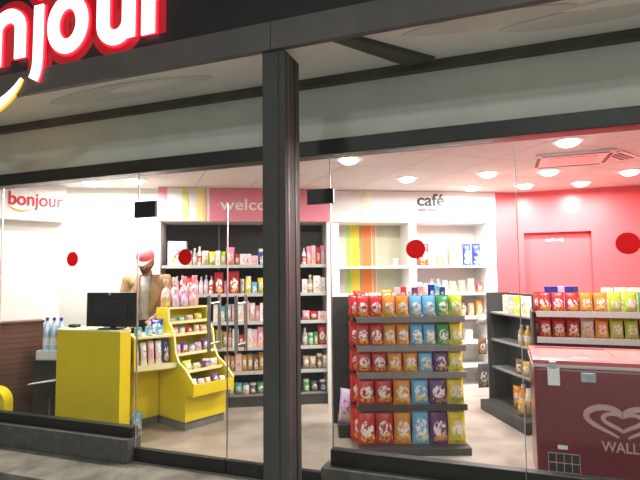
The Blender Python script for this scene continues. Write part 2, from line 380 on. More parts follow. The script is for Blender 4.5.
p4 = pane('window_4', 2.976, 4.4, .20, 2.364, 'rightmost glass pane in front of the freezer'); dot(p4, 3.581, 1.669)
MB().box(2.970, 4.4, .0, .07, .1725, .28, .004).build('bottom_rail', M['black_metal'], p4)
p5 = pane('window_5', -.004, 1.704, 2.075, 2.364, 'glass transom above the double door')
def leaf_door(name, s0, s1, hs, label, patch0, patch1, pz0, pz1):
    t = struct(thing(name, label, 'door', (*SO, 0), SA))
    MB().box(s0, s1, .028, .040, .02, 2.066).build('glass_pane', M['glass'], t)
    MB().box(s0, s1, .012, .056, .004, .108, .004).build('bottom_rail', M['black_metal'], t)
    b = MB()
    for z in (.98, 1.29): b.tube([(hs, .03, z), (hs, -.045, z)], .009)
    b.tube([(hs, -.045, .92), (hs, -.045, 1.35)], .014, 10); b.build('pull_handle', M['chrome'], t)
    b = MB()
    for z in (.98, 1.29): b.tube([(hs, .038, z), (hs, .105, z)], .009)
    b.tube([(hs, .105, .92), (hs, .105, 1.35)], .014, 10); b.build('pull_handle', M['chrome'], t)
    MB().box(patch0, patch1, .018, .050, pz0, pz1, .004).build('patch_fitting', M['black_plastic'], t)
    return t
d1 = leaf_door('door_1', 0.0, .847, .737, 'left leaf of the glass door', -.045, .172, 1.998, 2.135); dot(d1, .463, 1.656)
d2 = leaf_door('door_2', .857, 1.700, .974, 'right leaf of the glass door beside the post', 1.53, 1.735, 2.02, 2.13)
# thin bright edge strips where panes meet
for (s, z0, z1, p) in ((.852, .01, 2.06, d1), (-.008, .02, 2.364, p1), (2.971, .20, 2.364, p3), (1.708, .20, 2.364, p3), (-1.605, .215, 2.364, p0)):
    MB().box(s-.003, s+.003, .027, .041, z0, z1).build('edge_seal', M['chrome'], p)

# ------------------------------------------------------------------ illuminated sign over the canopy edge
sg = thing('illuminated_sign', 'lit white rounded letters with red glow on black canopy board', 'sign', (*SO, 0), SA)
MB().box(S_BEG-1.5, S_END, -.735, -.66, 3.037, 4.1).build('sign_board', M['sign_panel'], sg)
Y0 = -.742
def arc(cx, cz, rx, rz, a0, a1, n=18): return [(cx+rx*math.cos(R(a0+(a1-a0)*k/n)), cz+rz*math.sin(R(a0+(a1-a0)*k/n))) for k in range(n+1)]
def letter(strokes, label):
    """each stroke: (points, width); white lit face on a slightly wider red lit return"""
    b = MB()
    for i, (p, w_) in enumerate(strokes): b.ribbon(p, w_+.028, Y0-.010-.0007*i, -.7362)
    L_ = b.build('letter', M['red_lit'], sg, label=label)
    g_ = MB()  # added red plate stands in for the halo the letters throw on the board
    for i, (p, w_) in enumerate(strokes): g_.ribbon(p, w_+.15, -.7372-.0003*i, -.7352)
    g_.build('painted_glow', M['painted_halo'], L_)
    f = MB()
    for i, (p, w_) in enumerate(strokes): f.ribbon(p, w_, Y0-.024-.0007*i, Y0-.0145)
    f.build('letter_face', M['white_lit'], L_); return L_
SWD = .104; BZ = 3.14; XH = 3.485; cx = lambda a, b: (a+b)/2
def bowl(x0, x1):
    return arc(cx(x0, x1), (BZ+XH)/2, (x1-x0)/2-SWD/2, (XH-BZ)/2-SWD/2+.045, 90, 450, 32)
# b, o, n (left, mostly outside the frame), j, o, u, r
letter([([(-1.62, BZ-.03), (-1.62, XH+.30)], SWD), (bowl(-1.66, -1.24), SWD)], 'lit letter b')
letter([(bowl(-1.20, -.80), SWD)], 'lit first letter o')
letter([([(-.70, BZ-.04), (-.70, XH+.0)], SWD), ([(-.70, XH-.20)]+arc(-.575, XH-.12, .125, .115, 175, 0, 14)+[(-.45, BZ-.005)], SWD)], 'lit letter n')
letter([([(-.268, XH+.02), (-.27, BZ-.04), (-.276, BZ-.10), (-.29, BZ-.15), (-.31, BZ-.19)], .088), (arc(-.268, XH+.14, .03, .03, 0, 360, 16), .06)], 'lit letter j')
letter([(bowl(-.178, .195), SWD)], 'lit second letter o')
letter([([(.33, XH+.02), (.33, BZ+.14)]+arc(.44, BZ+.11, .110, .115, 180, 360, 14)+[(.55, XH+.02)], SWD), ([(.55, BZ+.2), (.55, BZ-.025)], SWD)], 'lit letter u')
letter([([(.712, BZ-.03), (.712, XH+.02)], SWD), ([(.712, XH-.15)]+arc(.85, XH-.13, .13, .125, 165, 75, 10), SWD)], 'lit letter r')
pts, wd = [], []
for k in range(25):
    t = k/24; a = R(-160+140*t); pts.append((-1.05+.66*math.cos(a), 3.12+.36*math.sin(a)-.02)); wd.append(.008+.075*max(0, math.sin(math.pi*t))**.8)
b = MB(); b.ribbon(pts, [w_+.026 for w_ in wd], Y0-.010, -.7362); sm = b.build('smile_swoosh', M['orange_lit'], sg, label='lit orange smile curve')
b = MB(); b.ribbon(pts, wd, Y0-.024, Y0-.0145); b.build('swoosh_face', M['white_lit'], sm)

# ================================================================== PRODUCTS
PAL = {'white': (.80, .79, .77), 'cream': (.78, .70, .52), 'pink': (.80, .30, .40), 'pale pink': (.82, .56, .60), 'red': (.62, .03, .035), 'dark red': (.33, .015, .02),
       'orange': (.85, .30, .03), 'gold': (.72, .42, .06), 'yellow': (.85, .68, .05), 'lime': (.50, .66, .05), 'green': (.06, .35, .12), 'teal': (.10, .42, .42),
       'light blue': (.16, .48, .78), 'blue': (.015, .04, .36), 'navy': (.03, .05, .20), 'purple': (.16, .05, .20), 'lilac': (.62, .50, .74), 'brown': (.22, .09, .04),
       'tan': (.52, .34, .18), 'grey': (.40, .41, .42), 'dark grey': (.10, .10, .11), 'black': (.03, .03, .035), 'peach': (.85, .48, .30)}
_pm = {}
def pmat(c, style='print'):
    k = (c, style)
    if k not in _pm:
        col = PAL[c]
        if style == 'print':
            alt = (.86, .84, .82) if sum(col) < 1.7 else (.65, .12, .18)
            pic = {'red': (.85, .42, .05), 'orange': (.88, .60, .15), 'light blue': (.85, .75, .3), 'blue': (.85, .85, .85), 'purple': (.8, .4, .1), 'yellow': (.35, .55, .05), 'green': (.75, .7, .2)}.get(c, (.75, .5, .25))
            _pm[k] = print_mat(c+' printed packaging', col, alt, pic, thr=.47 if sum(col) < 1.7 else .56)
        else:
            _pm[k] = mat(c+' plain plastic', col, .35, var=.06, vscale=20)
    return _pm[k]
def pillow(w, h, d, nx=10, nz=12, seal=.1, wob=.004, seed=1):
    rnd = random.Random(seed); bm = bmesh.new(); F, Bk = {}, {}
    for i in range(nx+1):
        for j in range(nz+1):
            u = i/nx*2-1; v = j/nz*2-1
            q = max(0, 1-abs(v)/(1-seal)) if abs(v) < 1-seal else 0
            th = d/2*(1-abs(u)**3)**.7*(q**.45 if q > 0 else 0)+.0012
            pinch = 1-.07*(1-min(1, abs(abs(v)-.0)/1.0)**2)
            x = u*w/2*(pinch if abs(u) > .5 else 1); z = (v+1)/2*h
            r1 = rnd.uniform(-wob, wob) if 0 < q else 0
            F[i, j] = bm.verts.new((x, -th+r1*.6, z)); Bk[i, j] = bm.verts.new((x, th, z))
    for i in range(nx):
        for j in range(nz):
            bm.faces.new((F[i, j], F[i+1, j], F[i+1, j+1], F[i, j+1])); bm.faces.new((Bk[i, j], Bk[i, j+1], Bk[i+1, j+1], Bk[i+1, j]))
    for j in range(nz):
        bm.faces.new((F[0, j], F[0, j+1], Bk[0, j+1], Bk[0, j])); bm.faces.new((F[nx, j], Bk[nx, j], Bk[nx, j+1], F[nx, j+1]))
    for i in range(nx):
        bm.faces.new((F[i, 0], Bk[i, 0], Bk[i+1, 0], F[i+1, 0])); bm.faces.new((F[i, nz], F[i+1, nz], Bk[i+1, nz], Bk[i, nz]))
    bmesh.ops.recalc_face_normals(bm, faces=bm.faces[:])
    me = bpy.data.meshes.new('bag'); bm.to_mesh(me); bm.free()
    for p in me.polygons: p.use_smooth = True
    return me
_proto = {}
def make_product(kind, c, w, h, d):
    """builds one product with its parts (origin at the middle of its base)"""
    if kind == 'crisp_bag' or kind == 'pouch':
        o = link(kind, pillow(w, h, d, seed=len(_proto)+3), pmat(c))
        for nm, z0, z1 in (('top_seal', h*.955, h*1.01), ('bottom_seal', -h*.0, h*.045)):
            b = MB(); n = 9
            for k in range(n): b.box(-w/2+w*k/n+.0008, -w/2+w*(k+1)/n, -.0028-.0008*(k % 2), .0028, z0, z1)
            b.build(nm, pmat(c, 'plain'), o)
    elif kind in ('carton', 'box'):
        b = MB(); b.box(-w/2, w/2, -d/2, d/2, 0, h, min(w, h)*.03); o = b.build(kind, pmat(c))
    elif kind == 'bottle':
        r = w/2; b = MB(); b.lathe([(r*.92, 0), (r, .01), (r, h*.58), (r*.9, h*.68), (r*.38, h*.82), (r*.36, h*.90)], seg=14)
        o = b.build(kind, pmat(c, 'plain'), smooth=True)
        b = MB(); b.lathe([(r*.46, h*.88), (r*.46, h), (r*.40, h*1.005)], seg=12); b.build('cap', pmat('white' if c != 'white' else 'pink', 'plain'), o)
        b = MB(); b.lathe([(r*1.02, h*.2), (r*1.02, h*.5)], seg=14); b.build('label_band', pmat('white' if c not in ('white', 'cream') else 'red', 'print'), o)
    elif kind == 'jar':
        r = w/2; b = MB(); b.lathe([(r*.9, 0), (r, .008), (r, h*.78), (r*.8, h*.84)], seg=14); o = b.build(kind, pmat(c), smooth=True)
        b = MB(); b.lathe([(r*.88, h*.82), (r*.88, h), (r*.8, h*1.01)], seg=14); b.build('lid', pmat('white' if c != 'white' else 'light blue', 'plain'), o)
    elif kind == 'tub':
        r = w/2; b = MB(); b.lathe([(r*.82, 0), (r*.84, .004), (r, h*.88), (r*1.05, h*.9), (r*1.05, h)], seg=16); o = b.build(kind, pmat(c), smooth=True)
    elif kind == 'candy_bag':
        # a full bag gathered and tied near its top, its mouth flaring open
        b = MB(); prof = [(.70, 0), (.98, .06), (1.0, .30), (.9, .5), (.55, .64), (.16, .70), (.2, .74), (.42, .86), (.5, .99), (.46, 1.0)]
        rings = []
        b.lathe([(r*w/2, z*h) for r, z in prof], seg=18, sy=.75)
        for v in b.bm.verts:
            a = math.atan2(v.co.y, v.co.x); v.co.x *= 1+.07*math.sin(5*a); v.co.y *= 1+.07*math.cos(7*a)
        o = b.build(kind, pmat(c), smooth=True)
        b = MB(); b.lathe([(.2*w/2, .68*h), (.26*w/2, .70*h), (.2*w/2, .73*h)], seg=12); b.build('tie', pmat('white' if c != 'white' else 'red', 'plain'), o)
    return o
def product(kind, c, w, h, d, loc, rot, label, cat, group):
    k = (kind, c, round(w, 3), round(h, 3), round(d, 3))
    if k not in _proto:
        o = make_product(*k); _proto[k] = o
        o.location = loc; o.rotation_euler = rot
    else: o = dup(_proto[k], loc, rot)
    tag(o, label, cat, group); return o
CAT = {'crisp_bag': 'crisps', 'pouch': 'pouch', 'carton': 'carton', 'box': 'box', 'bottle': 'bottle', 'jar': 'jar', 'tub': 'tub', 'candy_bag': 'sweets'}
WORD = {'crisp_bag': 'bag of crisps', 'pouch': 'pouch', 'carton': 'carton', 'box': 'box', 'bottle': 'bottle', 'jar': 'jar', 'tub': 'tub', 'candy_bag': 'tied sweet bag'}
def shelf_row(frame, rz, x0, x1, y, z, items, where, group, gap=.004, jit=.012, rnd=random.Random(5)):
    """items: (kind, colour, width, height[, depth]) set left to right on one shelf, squeezed to fit x0..x1"""
    tot = sum(i[2]*(1.05 if i[0] == 'tub' else 1) for i in items); n = len(items)
    g = max(.002, (x1-x0-tot)/max(1, n-1)) if n > 1 else 0
    x = x0
    for k, it in enumerate(items):
        kind, c, w, h = it[:4]; d = it[4] if len(it) > 4 else (min(w, .09) if kind in ('bottle', 'jar', 'tub') else min(.10, w*.9))
        px, py = x+w/2, y+rnd.uniform(0, jit)
        p = frame(px, py); lab = f"{c} {WORD[kind]}, {ORD[k]} from left {where}"
        product(kind, c, w, h, d, (p[0], p[1], z+.0008), (0, 0, rz), lab, CAT[kind], group); x += w*(1.05 if kind == 'tub' else 1)+g

# ------------------------------------------------------------------ wall shelving unit (left part of the back wall)
wu = thing('wall_shelving', 'dark backed wall shelving with pink and striped fascia board', 'shelving', (*IO, 0), IA)
MB().box(0, 1.992, .40, .45, 0, 2.13).build('back_panel', M['dark_shelf'], wu)
MB().box(.0, .03, .0, .40, 0, 2.128, .002).build('side_panel', M['white_shelf'], wu)
MB().box(1.945, 1.992, .0, .40, 0, 2.128, .002).build('side_panel', M['white_shelf'], wu)
MB().box(.031, 1.944, .03, .399, 0, .115, .002).build('kick_plate', M['dark_shelf'], wu)
for z in (1.626, 1.292, .967, .671, .395):
    s_ = MB().box(.032, 1.943, .055, .399, z-.022, z, .002).build('shelf', M['grey_shelf'], wu)
    MB().box(.032, 1.943, .040, .0545, z-.034, z+.004, .001).build('price_rail', M['price'], s_)
MB().box(.032, 1.943, .02, .399, .1155, .13, .002).build('base_deck', M['grey_shelf'], wu)
for x in (.66, 1.30):
    b = MB(); b.box(x-.012, x+.012, .380, .3995, .13, 2.125); b.build('upright', M['grey_shelf'], wu)
fb = MB().box(0, 1.992, -.02, .42, 2.131, HC-.002, .003).build('fascia_board', M['white_shelf'], wu)
def stripe(x0, x1, col, par, y=-.0235, z0=2.133, z1=HC-.004, y1=-.0203, nm='stripe', lab=None):
    k = 'stripe %s' % (col,)
    if k not in M: M[k] = mat('stripe paint', col, .5)
    o = MB().box(x0, x1, y, y1, z0, z1).build(nm, M[k], par)
    if lab: o['label'] = lab
stripe(.002, .105, (.82, .28, .36), fb, lab='pink stripe'); stripe(.27, .345, (.66, .74, .30), fb, lab='lime stripe'); stripe(.43, .51, (.86, .74, .32), fb, lab='pale yellow stripe')
stripe(.525, .548, (.82, .45, .15), fb, lab='orange stripe'); stripe(.58, 1.990, (.80, .26, .33), fb, lab='pink red panel')
lettering('welcome', .70, -.024, 2.262, .82, .135, M['letter_white'], fb, .012)

# products on it: the stretch left of the dark post and the short one right of it
C_, B_, J_, P_, T_ = 'carton', 'bottle', 'jar', 'pouch', 'tub'
rowsL = [
 (1.626, 'top', [(C_, 'white', .21, .28, .12), (C_, 'grey', .06, .17), (B_, 'grey', .055, .20), (B_, 'cream', .05, .22), (P_, 'cream', .08, .17), (P_, 'yellow', .075, .16), (C_, 'white', .055, .17), (P_, 'lime', .06, .16), (P_, 'pink', .10, .21), (P_, 'red', .06, .13), (C_, 'white', .13, .13), (C_, 'pale pink', .08, .11), (J_, 'blue', .07, .19)]),
 (1.292, 'second', [(C_, 'peach', .07, .18), (B_, 'pink', .05, .21), (B_, 'white', .06, .22), (P_, 'red', .09, .2), (B_, 'pink', .05, .22), (B_, 'pale pink', .05, .2), (B_, 'lilac', .05, .22), (B_, 'white', .06, .21), (C_, 'dark red', .10, .25), (C_, 'pink', .05, .15), (C_, 'dark red', .12, .26), (J_, 'grey', .06, .17), (J_, 'yellow', .07, .2), (C_, 'light blue', .06, .13), (P_, 'yellow', .07, .18)]),
 (.967, 'third', [(C_, 'white', .07, .2), (C_, 'teal', .06, .18), (P_, 'grey', .07, .2), (P_, 'pale pink', .06, .2), (C_, 'white', .07, .22), (C_, 'pale pink', .07, .23), (P_, 'white', .07, .21), (C_, 'pink', .05, .18), (C_, 'white', .10, .21), (C_, 'white', .08, .22)]),
 (.671, 'fourth', [(P_, 'yellow', .08, .2), (P_, 'tan', .06, .18), (B_, 'pink', .05, .22), (C_, 'white', .07, .21), (P_, 'red', .06, .14), (C_, 'white', .09, .21), (C_, 'pale pink', .06, .2), (C_, 'pink', .07, .23)]),
 (.395, 'fifth', [(P_, 'peach', .07, .18), (P_, 'tan', .06, .17), (C_, 'pale pink', .07, .2), (P_, 'gold', .06, .18), (P_, 'tan', .07, .19), (C_, 'brown', .06, .19), (P_, 'gold', .07, .2)]),
 (.130, 'bottom', [(J_, 'grey', .08, .14), (P_, 'teal', .09, .13), (J_, 'white', .08, .12), (J_, 'dark grey', .08, .12), (P_, 'green', .09, .13), (J_, 'grey', .08, .12)])]
startL = {'top': .10, 'second': .10, 'third': .62, 'fourth': .64, 'fifth': .74, 'bottom': .78}
for z, nm, items in rowsL:
    shelf_row(I, IA, startL[nm], 1.20, .12, z, items, f'on {nm} wall shelf left of dark post', f'goods on the {nm} wall shelf left of the post')
rowsR = [
 (1.626, 'top', [(B_, 'white', .05, .2), (C_, 'pink', .05, .22), (C_, 'pale pink', .05, .23), (C_, 'red', .045, .21), (C_, 'pink', .05, .23)]),
 (1.292, 'second', [(C_, 'white', .06, .16), (B_, 'tan', .07, .21), (C_, 'white', .08, .2), (C_, 'white', .06, .18)]),
 (.967, 'third', [(P_, 'pink', .09, .11), (P_, 'red', .09, .1), (C_, 'pale pink', .10, .1)]),
 (.671, 'fourth', [(B_, 'grey', .06, .2), (J_, 'green', .07, .14), (C_, 'green', .05, .15), (P_, 'red', .09, .23), (B_, 'red', .05, .22)]),
 (.395, 'fifth', [(P_, 'tan', .08, .15), (P_, 'cream', .08, .14), (J_, 'brown', .07, .17), (P_, 'cream', .07, .15)]),
 (.130, 'bottom', [(J_, 'green', .08, .14), (P_, 'dark grey', .09, .12), (J_, 'navy', .08, .13)])]
for z, nm, items in rowsR:
    shelf_row(I, IA, 1.66, 1.935, .12, z, items, f'on {nm} wall shelf right of dark post', f'goods on the {nm} wall shelf right of the post')

# ------------------------------------------------------------------ white cafe shelving
cu = thing('cafe_shelving', 'tall white shelving with colour stripes and grey lettering above', 'shelving', I(0, .05), IA)
MB().box(1.996, 4.108, .37, .40, 0, HC-.003).build('back_panel', M['white_shelf'], cu)
for a, b_ in ((1.996, 2.105), (2.972, 3.068), (3.985, 4.108)): MB().box(a, b_, .0, .369, 0, 2.131, .002).build('side_panel', M['white_shelf'], cu)
cfb = MB().box(1.996, 4.108, -.02, .369, 2.132, HC-.003, .003).build('fascia_board', M['white_shelf'], cu)
for (a, b_) in ((2.106, 2.971), (3.069, 3.984)):
    for z in (1.603, 1.263, .967, .665, .377):
        MB().box(a, b_, .01, .369, z-.032, z, .002).build('shelf', M['white_shelf'], cu)
    MB().box(a, b_, .01, .369, 0, .12, .002).build('base_plinth', M['white_shelf'], cu)
for a, b_, c, l in ((2.106, 2.262, (.55, .55, .50), 'pale grey panel'), (2.265, 2.318, (.40, .62, .06), 'lime stripe'), (2.33, 2.43, (.80, .62, .04), 'yellow stripe'), (2.435, 2.455, (.30, .32, .22), 'grey green stripe'), (2.46, 2.59, (.80, .22, .05), 'orange stripe'), (2.605, 2.645, (.80, .32, .10), 'narrow orange stripe'), (2.66, 2.968, (.50, .50, .37), 'grey green panel')):
    stripe(a, b_, c, cu, .362, .13, 2.13, .3685, lab=l)
for a, b_, c, l in ((2.37, 2.40, (.80, .86, .45), 'pale lime stripe'), (2.435, 2.50, (.92, .88, .62), 'pale yellow stripe'), (2.408, 2.416, (.60, .80, .80), 'pale blue line')):
    stripe(a, b_, c, cfb, lab=l)
lettering('café', 3.085, -.023, 2.335, .35, .155, M['letter_grey'], cfb, .018)
lettering('take away', 3.09, -.023, 2.262, .255, .05, M['letter_pink'], cfb, .012)
CI = lambda x, y: I(x, y+.05)
gname = 'goods on the white shelving'
shelf_row(CI, IA, 3.10, 3.95, .12, 1.603, [(P_, 'red', .17, .27, .09), (P_, 'tan', .07, .14), (J_, 'gold', .07, .15), (J_, 'tan', .06, .12), (C_, 'tan', .09, .22), (P_, 'peach', .07, .19), (P_, 'blue', .11, .265, .08), (P_, 'blue', .11, .27, .08)], 'on highest shelf under the cafe lettering', gname)
shelf_row(CI, IA, 3.09, 3.96, .12, 1.263, [(C_, 'white', .07, .13), (C_, 'light blue', .06, .12), (B_, 'white', .06, .17), (B_, 'light blue', .06, .17), (J_, 'cream', .07, .15), (P_, 'peach', .09, .14), (P_, 'tan', .10, .15), (P_, 'peach', .09, .17), (P_, 'red', .08, .12)], 'on second white shelf under cafe lettering', gname)
shelf_row(CI, IA, 3.42, 3.96, .12, .967, [(P_, 'yellow', .09, .13), (P_, 'white', .09, .12), (P_, 'brown', .09, .19), (P_, 'tan', .08, .16), (P_, 'orange', .09, .2)], 'on third white shelf under cafe lettering', gname)
shelf_row(CI, IA, 3.46, 3.80, .12, .665, [(P_, 'pale pink', .08, .14), (P_, 'red', .08, .16), (C_, 'white', .09, .13)], 'on fourth white shelf under cafe lettering', gname)
product('tub', 'white', .07, .09, .07, (*CI(2.84, .14)[:2], 1.604), (0, 0, IA), 'small white cup alone on the striped upper shelf', 'cup', None)

# ================================================================== SNACK STAND (middle of the picture)
def wire_shelf(x0, x1, y0, y1, z, par, mtl, rail=None):
    s_ = MB().box(x0, x1, y0, y1, z-.02, z, .002).build('shelf', mtl, par)
    if rail: MB().box(x0, x1, y0-.014, y0-.0005, z-.038, z+.012, .001).build('price_rail', rail, s_)
    return s_
XL, XR = .285, 1.225
gs = thing('snack_stand', 'dark shop stand with five rows of crisp bags', 'stand', (XL, 4.24, 0))
GW = XR-XL
MB().box(-.02, GW+.02, .44, .465, 0, 1.295, .002).build('back_panel', M['dark_shelf'], gs)
MB().box(.03, GW+.012, .0, .439, 0, .06, .003).build('base_deck', M['dark_shelf'], gs)
ZR = [1.128, .885, .66, .392]
for z in ZR: wire_shelf(.02, GW, .06, .439, z, gs, M['grey_shelf'], M['dark_shelf'] if z < .5 else M['grey_shelf'])
for x in (.0, GW-.0): MB().box(x-.012, x+.010, .40, .4395, .06, 1.29).build('upright', M['grey_shelf'], gs)
rowsG = [
 (1.128, 'top', ['red', 'red', 'orange', 'orange', 'light blue', 'light blue', 'green', 'lime'], .185),
 (.885, 'second', ['red', 'red', 'orange', 'orange', 'light blue', 'light blue', 'green', 'yellow'], .195),
 (.66, 'third', ['red', 'red', 'orange', 'orange', 'light blue', 'purple', 'yellow'], .185),
 (.392, 'fourth', ['red', 'red', 'orange', 'light blue', 'purple', 'yellow'], .225),
 (.062, 'bottom', ['red', 'red', 'orange', 'light blue', 'purple', 'yellow'], .28)]
rnd = random.Random(11)
for z, nm, cols, h in rowsG:
    n = len(cols); x0, x1 = XL+.015, XR-.005
    for k, c in enumerate(cols):
        w = (x1-x0)/n; x = x0+w*(k+.5); hh = h*(1.12 if (nm == 'bottom' and c == 'light blue') else 1)
        product('crisp_bag', c, round(w*.985, 3), round(hh, 3), .07, (x, 4.24+.105+rnd.uniform(-.008, .008), z+.002), (R(-4), 0, R(rnd.uniform(-5, 5))),
                f"{c} bag of crisps, {ORD[k]} from left on {nm} row of snack stand", 'crisps', f'crisp bags on the {nm} row of the middle stand')
    for q in (1, 2):
        w = (x1-x0)/n
        product('crisp_bag', 'red', round(w*.97, 3), round(h, 3), .06, (x0+w*.5-.045-.004*q, 4.345+.095*q, z+.001), (R(-4), 0, R(rnd.uniform(-14, -4))),
                f"red bag of crisps, {('one','two')[q-1]} behind the leftmost bag of {nm} row", 'crisps', f'crisp bags on the {nm} row of the middle stand')
# low gondola behind the stand
gb = thing('gondola_shelf', 'dark low shop shelf standing behind the snack stand', 'shelf', (XL, 4.715, 0))
MB().box(.03, GW-.01, .0, .46, 0, 1.20, .004).build('shelf_body', M['dark_shelf'], gb)
MB().box(-.13, .028, .0, .46, 0, .12, .003).build('base_deck', M['dark_shelf'], gb)
MB().box(-.172, .026, .465, .495, 0, 1.275, .003).build('end_panel', M['dark_shelf'], gb)
MB().box(.0, GW, .0, .46, 1.2005, 1.222, .003).build('top_board', M['grey_shelf'], gb)
product('pouch', 'lilac', .17, .30, .09, (XL-.062, 4.80, .121), (R(-8), 0, R(-38)), 'purple and white bag on low deck left of the snack stand', 'bag', None)
for k, (c, x, w, h) in enumerate([('red', .09, .12, .12), ('peach', .225, .11, .10), ('orange', .355, .12, .13)]):
    product('pouch', c, w, h, .06, (XL+x, 4.85, 1.223), (R(-6), 0, R(rnd.uniform(-6, 6))), f'{c} bag on top of the low shelf, {ORD[k]} from left', 'bag', 'bags on top of the middle shelf')
for k, (c, h) in enumerate([('pale pink', .15), ('red', .155), ('white', .165), ('purple', .15), ('pink', .16), ('white', .17), ('blue', .175), ('light blue', .165), ('navy', .15)]):
    product('box', c, .05, h, .05, (XL+.455+.054*k, 4.84+.01*(k % 2), 1.223), (0, 0, R(rnd.uniform(-8, 8))), f'upright {c} sweet packet, {ORD[k]} from left on low shelf top', 'packet', 'upright packets on top of the middle shelf')

# ================================================================== RIGHT SHELVES
# side unit facing left, seen along its face
RUN_O = (1.886, 4.74); RA = IA; 
def RN(x, y): return (RUN_O[0]+x*math.cos(RA)-y*math.sin(RA), RUN_O[1]+x*math.sin(RA)+y*math.cos(RA))
ru = thing('side_shelving', 'charcoal side shelving facing left beside the red wall', 'shelving', (*RUN_O, 0), RA)
RL = .93; RD = .36
MB().box(RD, RD+.03, 0, RL, 0, 1.28, .002).build('back_panel', M['dark_shelf'], ru)
MB().box(.12, RD+.03, RL+.001, RL+.03, 0, 1.285, .002).build('end_panel', M['dark_shelf'], ru)
MB().box(.0, RD-.001, 0, RL, 0, .11, .003).build('base_deck', M['dark_shelf'], ru)
for z in (1.07, .77, .47):
    MB().box(.15, RD-.001, 0, RL, z-.02, z, .002).build('shelf', M['grey_shelf'], ru)
def run_item(kind, c, w, h, y, z, k, nm, tilt=0, x=.235):
    p = RN(x, y); product(kind, c, w, h, .06, (p[0], p[1], z+.001), (tilt, 0, RA-R(60)), f"{c} {WORD[kind]} {k} on the {nm} charcoal side shelf", CAT[kind], f'goods on the {nm} charcoal side shelf')
for k, (c, y) in enumerate([('lime', .10), ('white', .22), ('cream', .34), ('yellow', .46), ('grey', .58), ('cream', .70)]):
    run_item('carton', c, .07, .19, y, 1.07, f'{ORD[k]} from the front', 'top')
for k, (kd, c, y) in enumerate([('bottle', 'gold', .30), ('bottle', 'tan', .42), ('pouch', 'cream', .18)]): run_item(kd, c, .075, .2, y, .77, ('in the middle', 'at the back', 'at the front')[k], 'second')
for k, (c, y) in enumerate([('orange', .16), ('gold', .28), ('brown', .42)]): run_item('pouch', c, .09, .15, y, .47, ('at the front', 'in the middle', 'at the back')[k], 'third', x=.2)
for k, (kd, c, y, h) in enumerate([('pouch', 'yellow', .12, .2), ('jar', 'cream', .27, .24), ('bottle', 'orange', .40, .26), ('pouch', 'gold', .22, .15), ('pouch', 'orange', .52, .22)]): run_item(kd, c, .10, h, y, .11, ('nearest the freezer', 'in the middle', 'near the back', 'near its front edge', 'farthest back')[k], 'bottom', x=.10 if k == 3 else .22)
# small goods hung on the outer face of the end panel
hb = thing('bag_rack', 'small wire rack with hanging goods on the dark end panel', 'rack', (*RN(.119, .89), 0), RA)
for z in (.50, .78, 1.05):
    b = MB(); b.tube([(0, .055, z), (-.07, .055, z), (-.075, .055, z+.015)], .004); b.build('hook', M['chrome'], hb)
MB().box(-.008, -.001, .03, .055, .10, 1.15).build('rail', M['dark_shelf'], hb)
for k, (c, z, h, w) in enumerate([('brown', .60, .17, .10), ('dark grey', .23, .26, .12), ('grey', .93, .11, .12)]):
    p = RN(.119-.065, .89+.055+.05); 
    o = product('pouch', c, w, h, .05, (p[0], p[1]-.06, z), (0, 0, RA), f'{c} pouch hanging on the dark end panel, {("middle", "lowest", "highest")[k]} one', 'pouch', 'pouches hung on the end panel')

# crisp stand at the right behind the freezer
rs = thing('snack_stand', 'shop stand with crisp bags behind the red freezer', 'stand', W(3.11, 1.28), SA)
RW = 1.25
MB().box(0, RW, .27, .295, 0, 1.30, .002).build('back_panel', M['dark_shelf'], rs)
MB().box(0, RW, .0, .269, 0, .09, .003).build('base_deck', M['dark_shelf'], rs)
MB().box(-.015, .0, .0, .295, 0, 1.17, .002).build('side_frame', M['dark_shelf'], rs)
for z in (1.163, .945, .70, .42): wire_shelf(.02, RW-.02, .0, .269, z, rs, M['grey_shelf'], M['price'])
colsA = ['red', 'red', 'red', 'orange', 'orange', 'lime', 'lime', 'green', 'orange', 'lime']
colsB = ['red', 'red', 'red', 'cream', 'orange', 'lime', 'lime', 'orange', 'green', 'orange']
for z, nm, cols, h in ((1.163, 'upper', colsA, .165), (.945, 'lower', colsB, .165)):
    for k, c in enumerate(cols):
        w = .108; p = W(3.11+.045+w*(k+.42), 1.28+.07+rnd.uniform(-.005, .005))
        product('crisp_bag', c, round(w*.95, 3), h, .055, (p[0], p[1], z+.001), (R(-5), 0, SA+R(rnd.uniform(-5, 5))), f"{c} bag of crisps, {ORD[k]} from left on {nm} row behind freezer", 'crisps', f'crisp bags on the {nm} row behind the freezer')
    for q in (1,):
        p = W(3.11+.055, 1.28+.07+.085*q)
        product('crisp_bag', 'red', round(.108*.95, 3), h, .055, (p[0], p[1], z+.001), (R(-4), 0, SA+R(-16)), f"red bag of crisps behind the leftmost bag of {nm} row by freezer", 'crisps', f'crisp bags on the {nm} row behind the freezer')
for k in range(5):
    p = W(3.11+.13+.055*k, 1.28+.215); product('box', ('blue', 'blue', 'lilac', 'blue', 'navy')[k], .05, .215, .05, (p[0], p[1], 1.164), (0, 0, SA+R(rnd.uniform(-5, 5))), f'blue printed packet behind the red bags, {ORD[k]} from left', 'packet', 'blue packets at the back of the crisp stand')
for k in range(3):
    p = W(3.11+.60+.10*k, 1.28+.22); product('carton', 'white', .085, .20, .05, (p[0], p[1], 1.164), (0, 0, SA), f'white carton peeping over the green bags, {ORD[k]} from left', 'carton', 'white cartons at the back of the crisp stand')

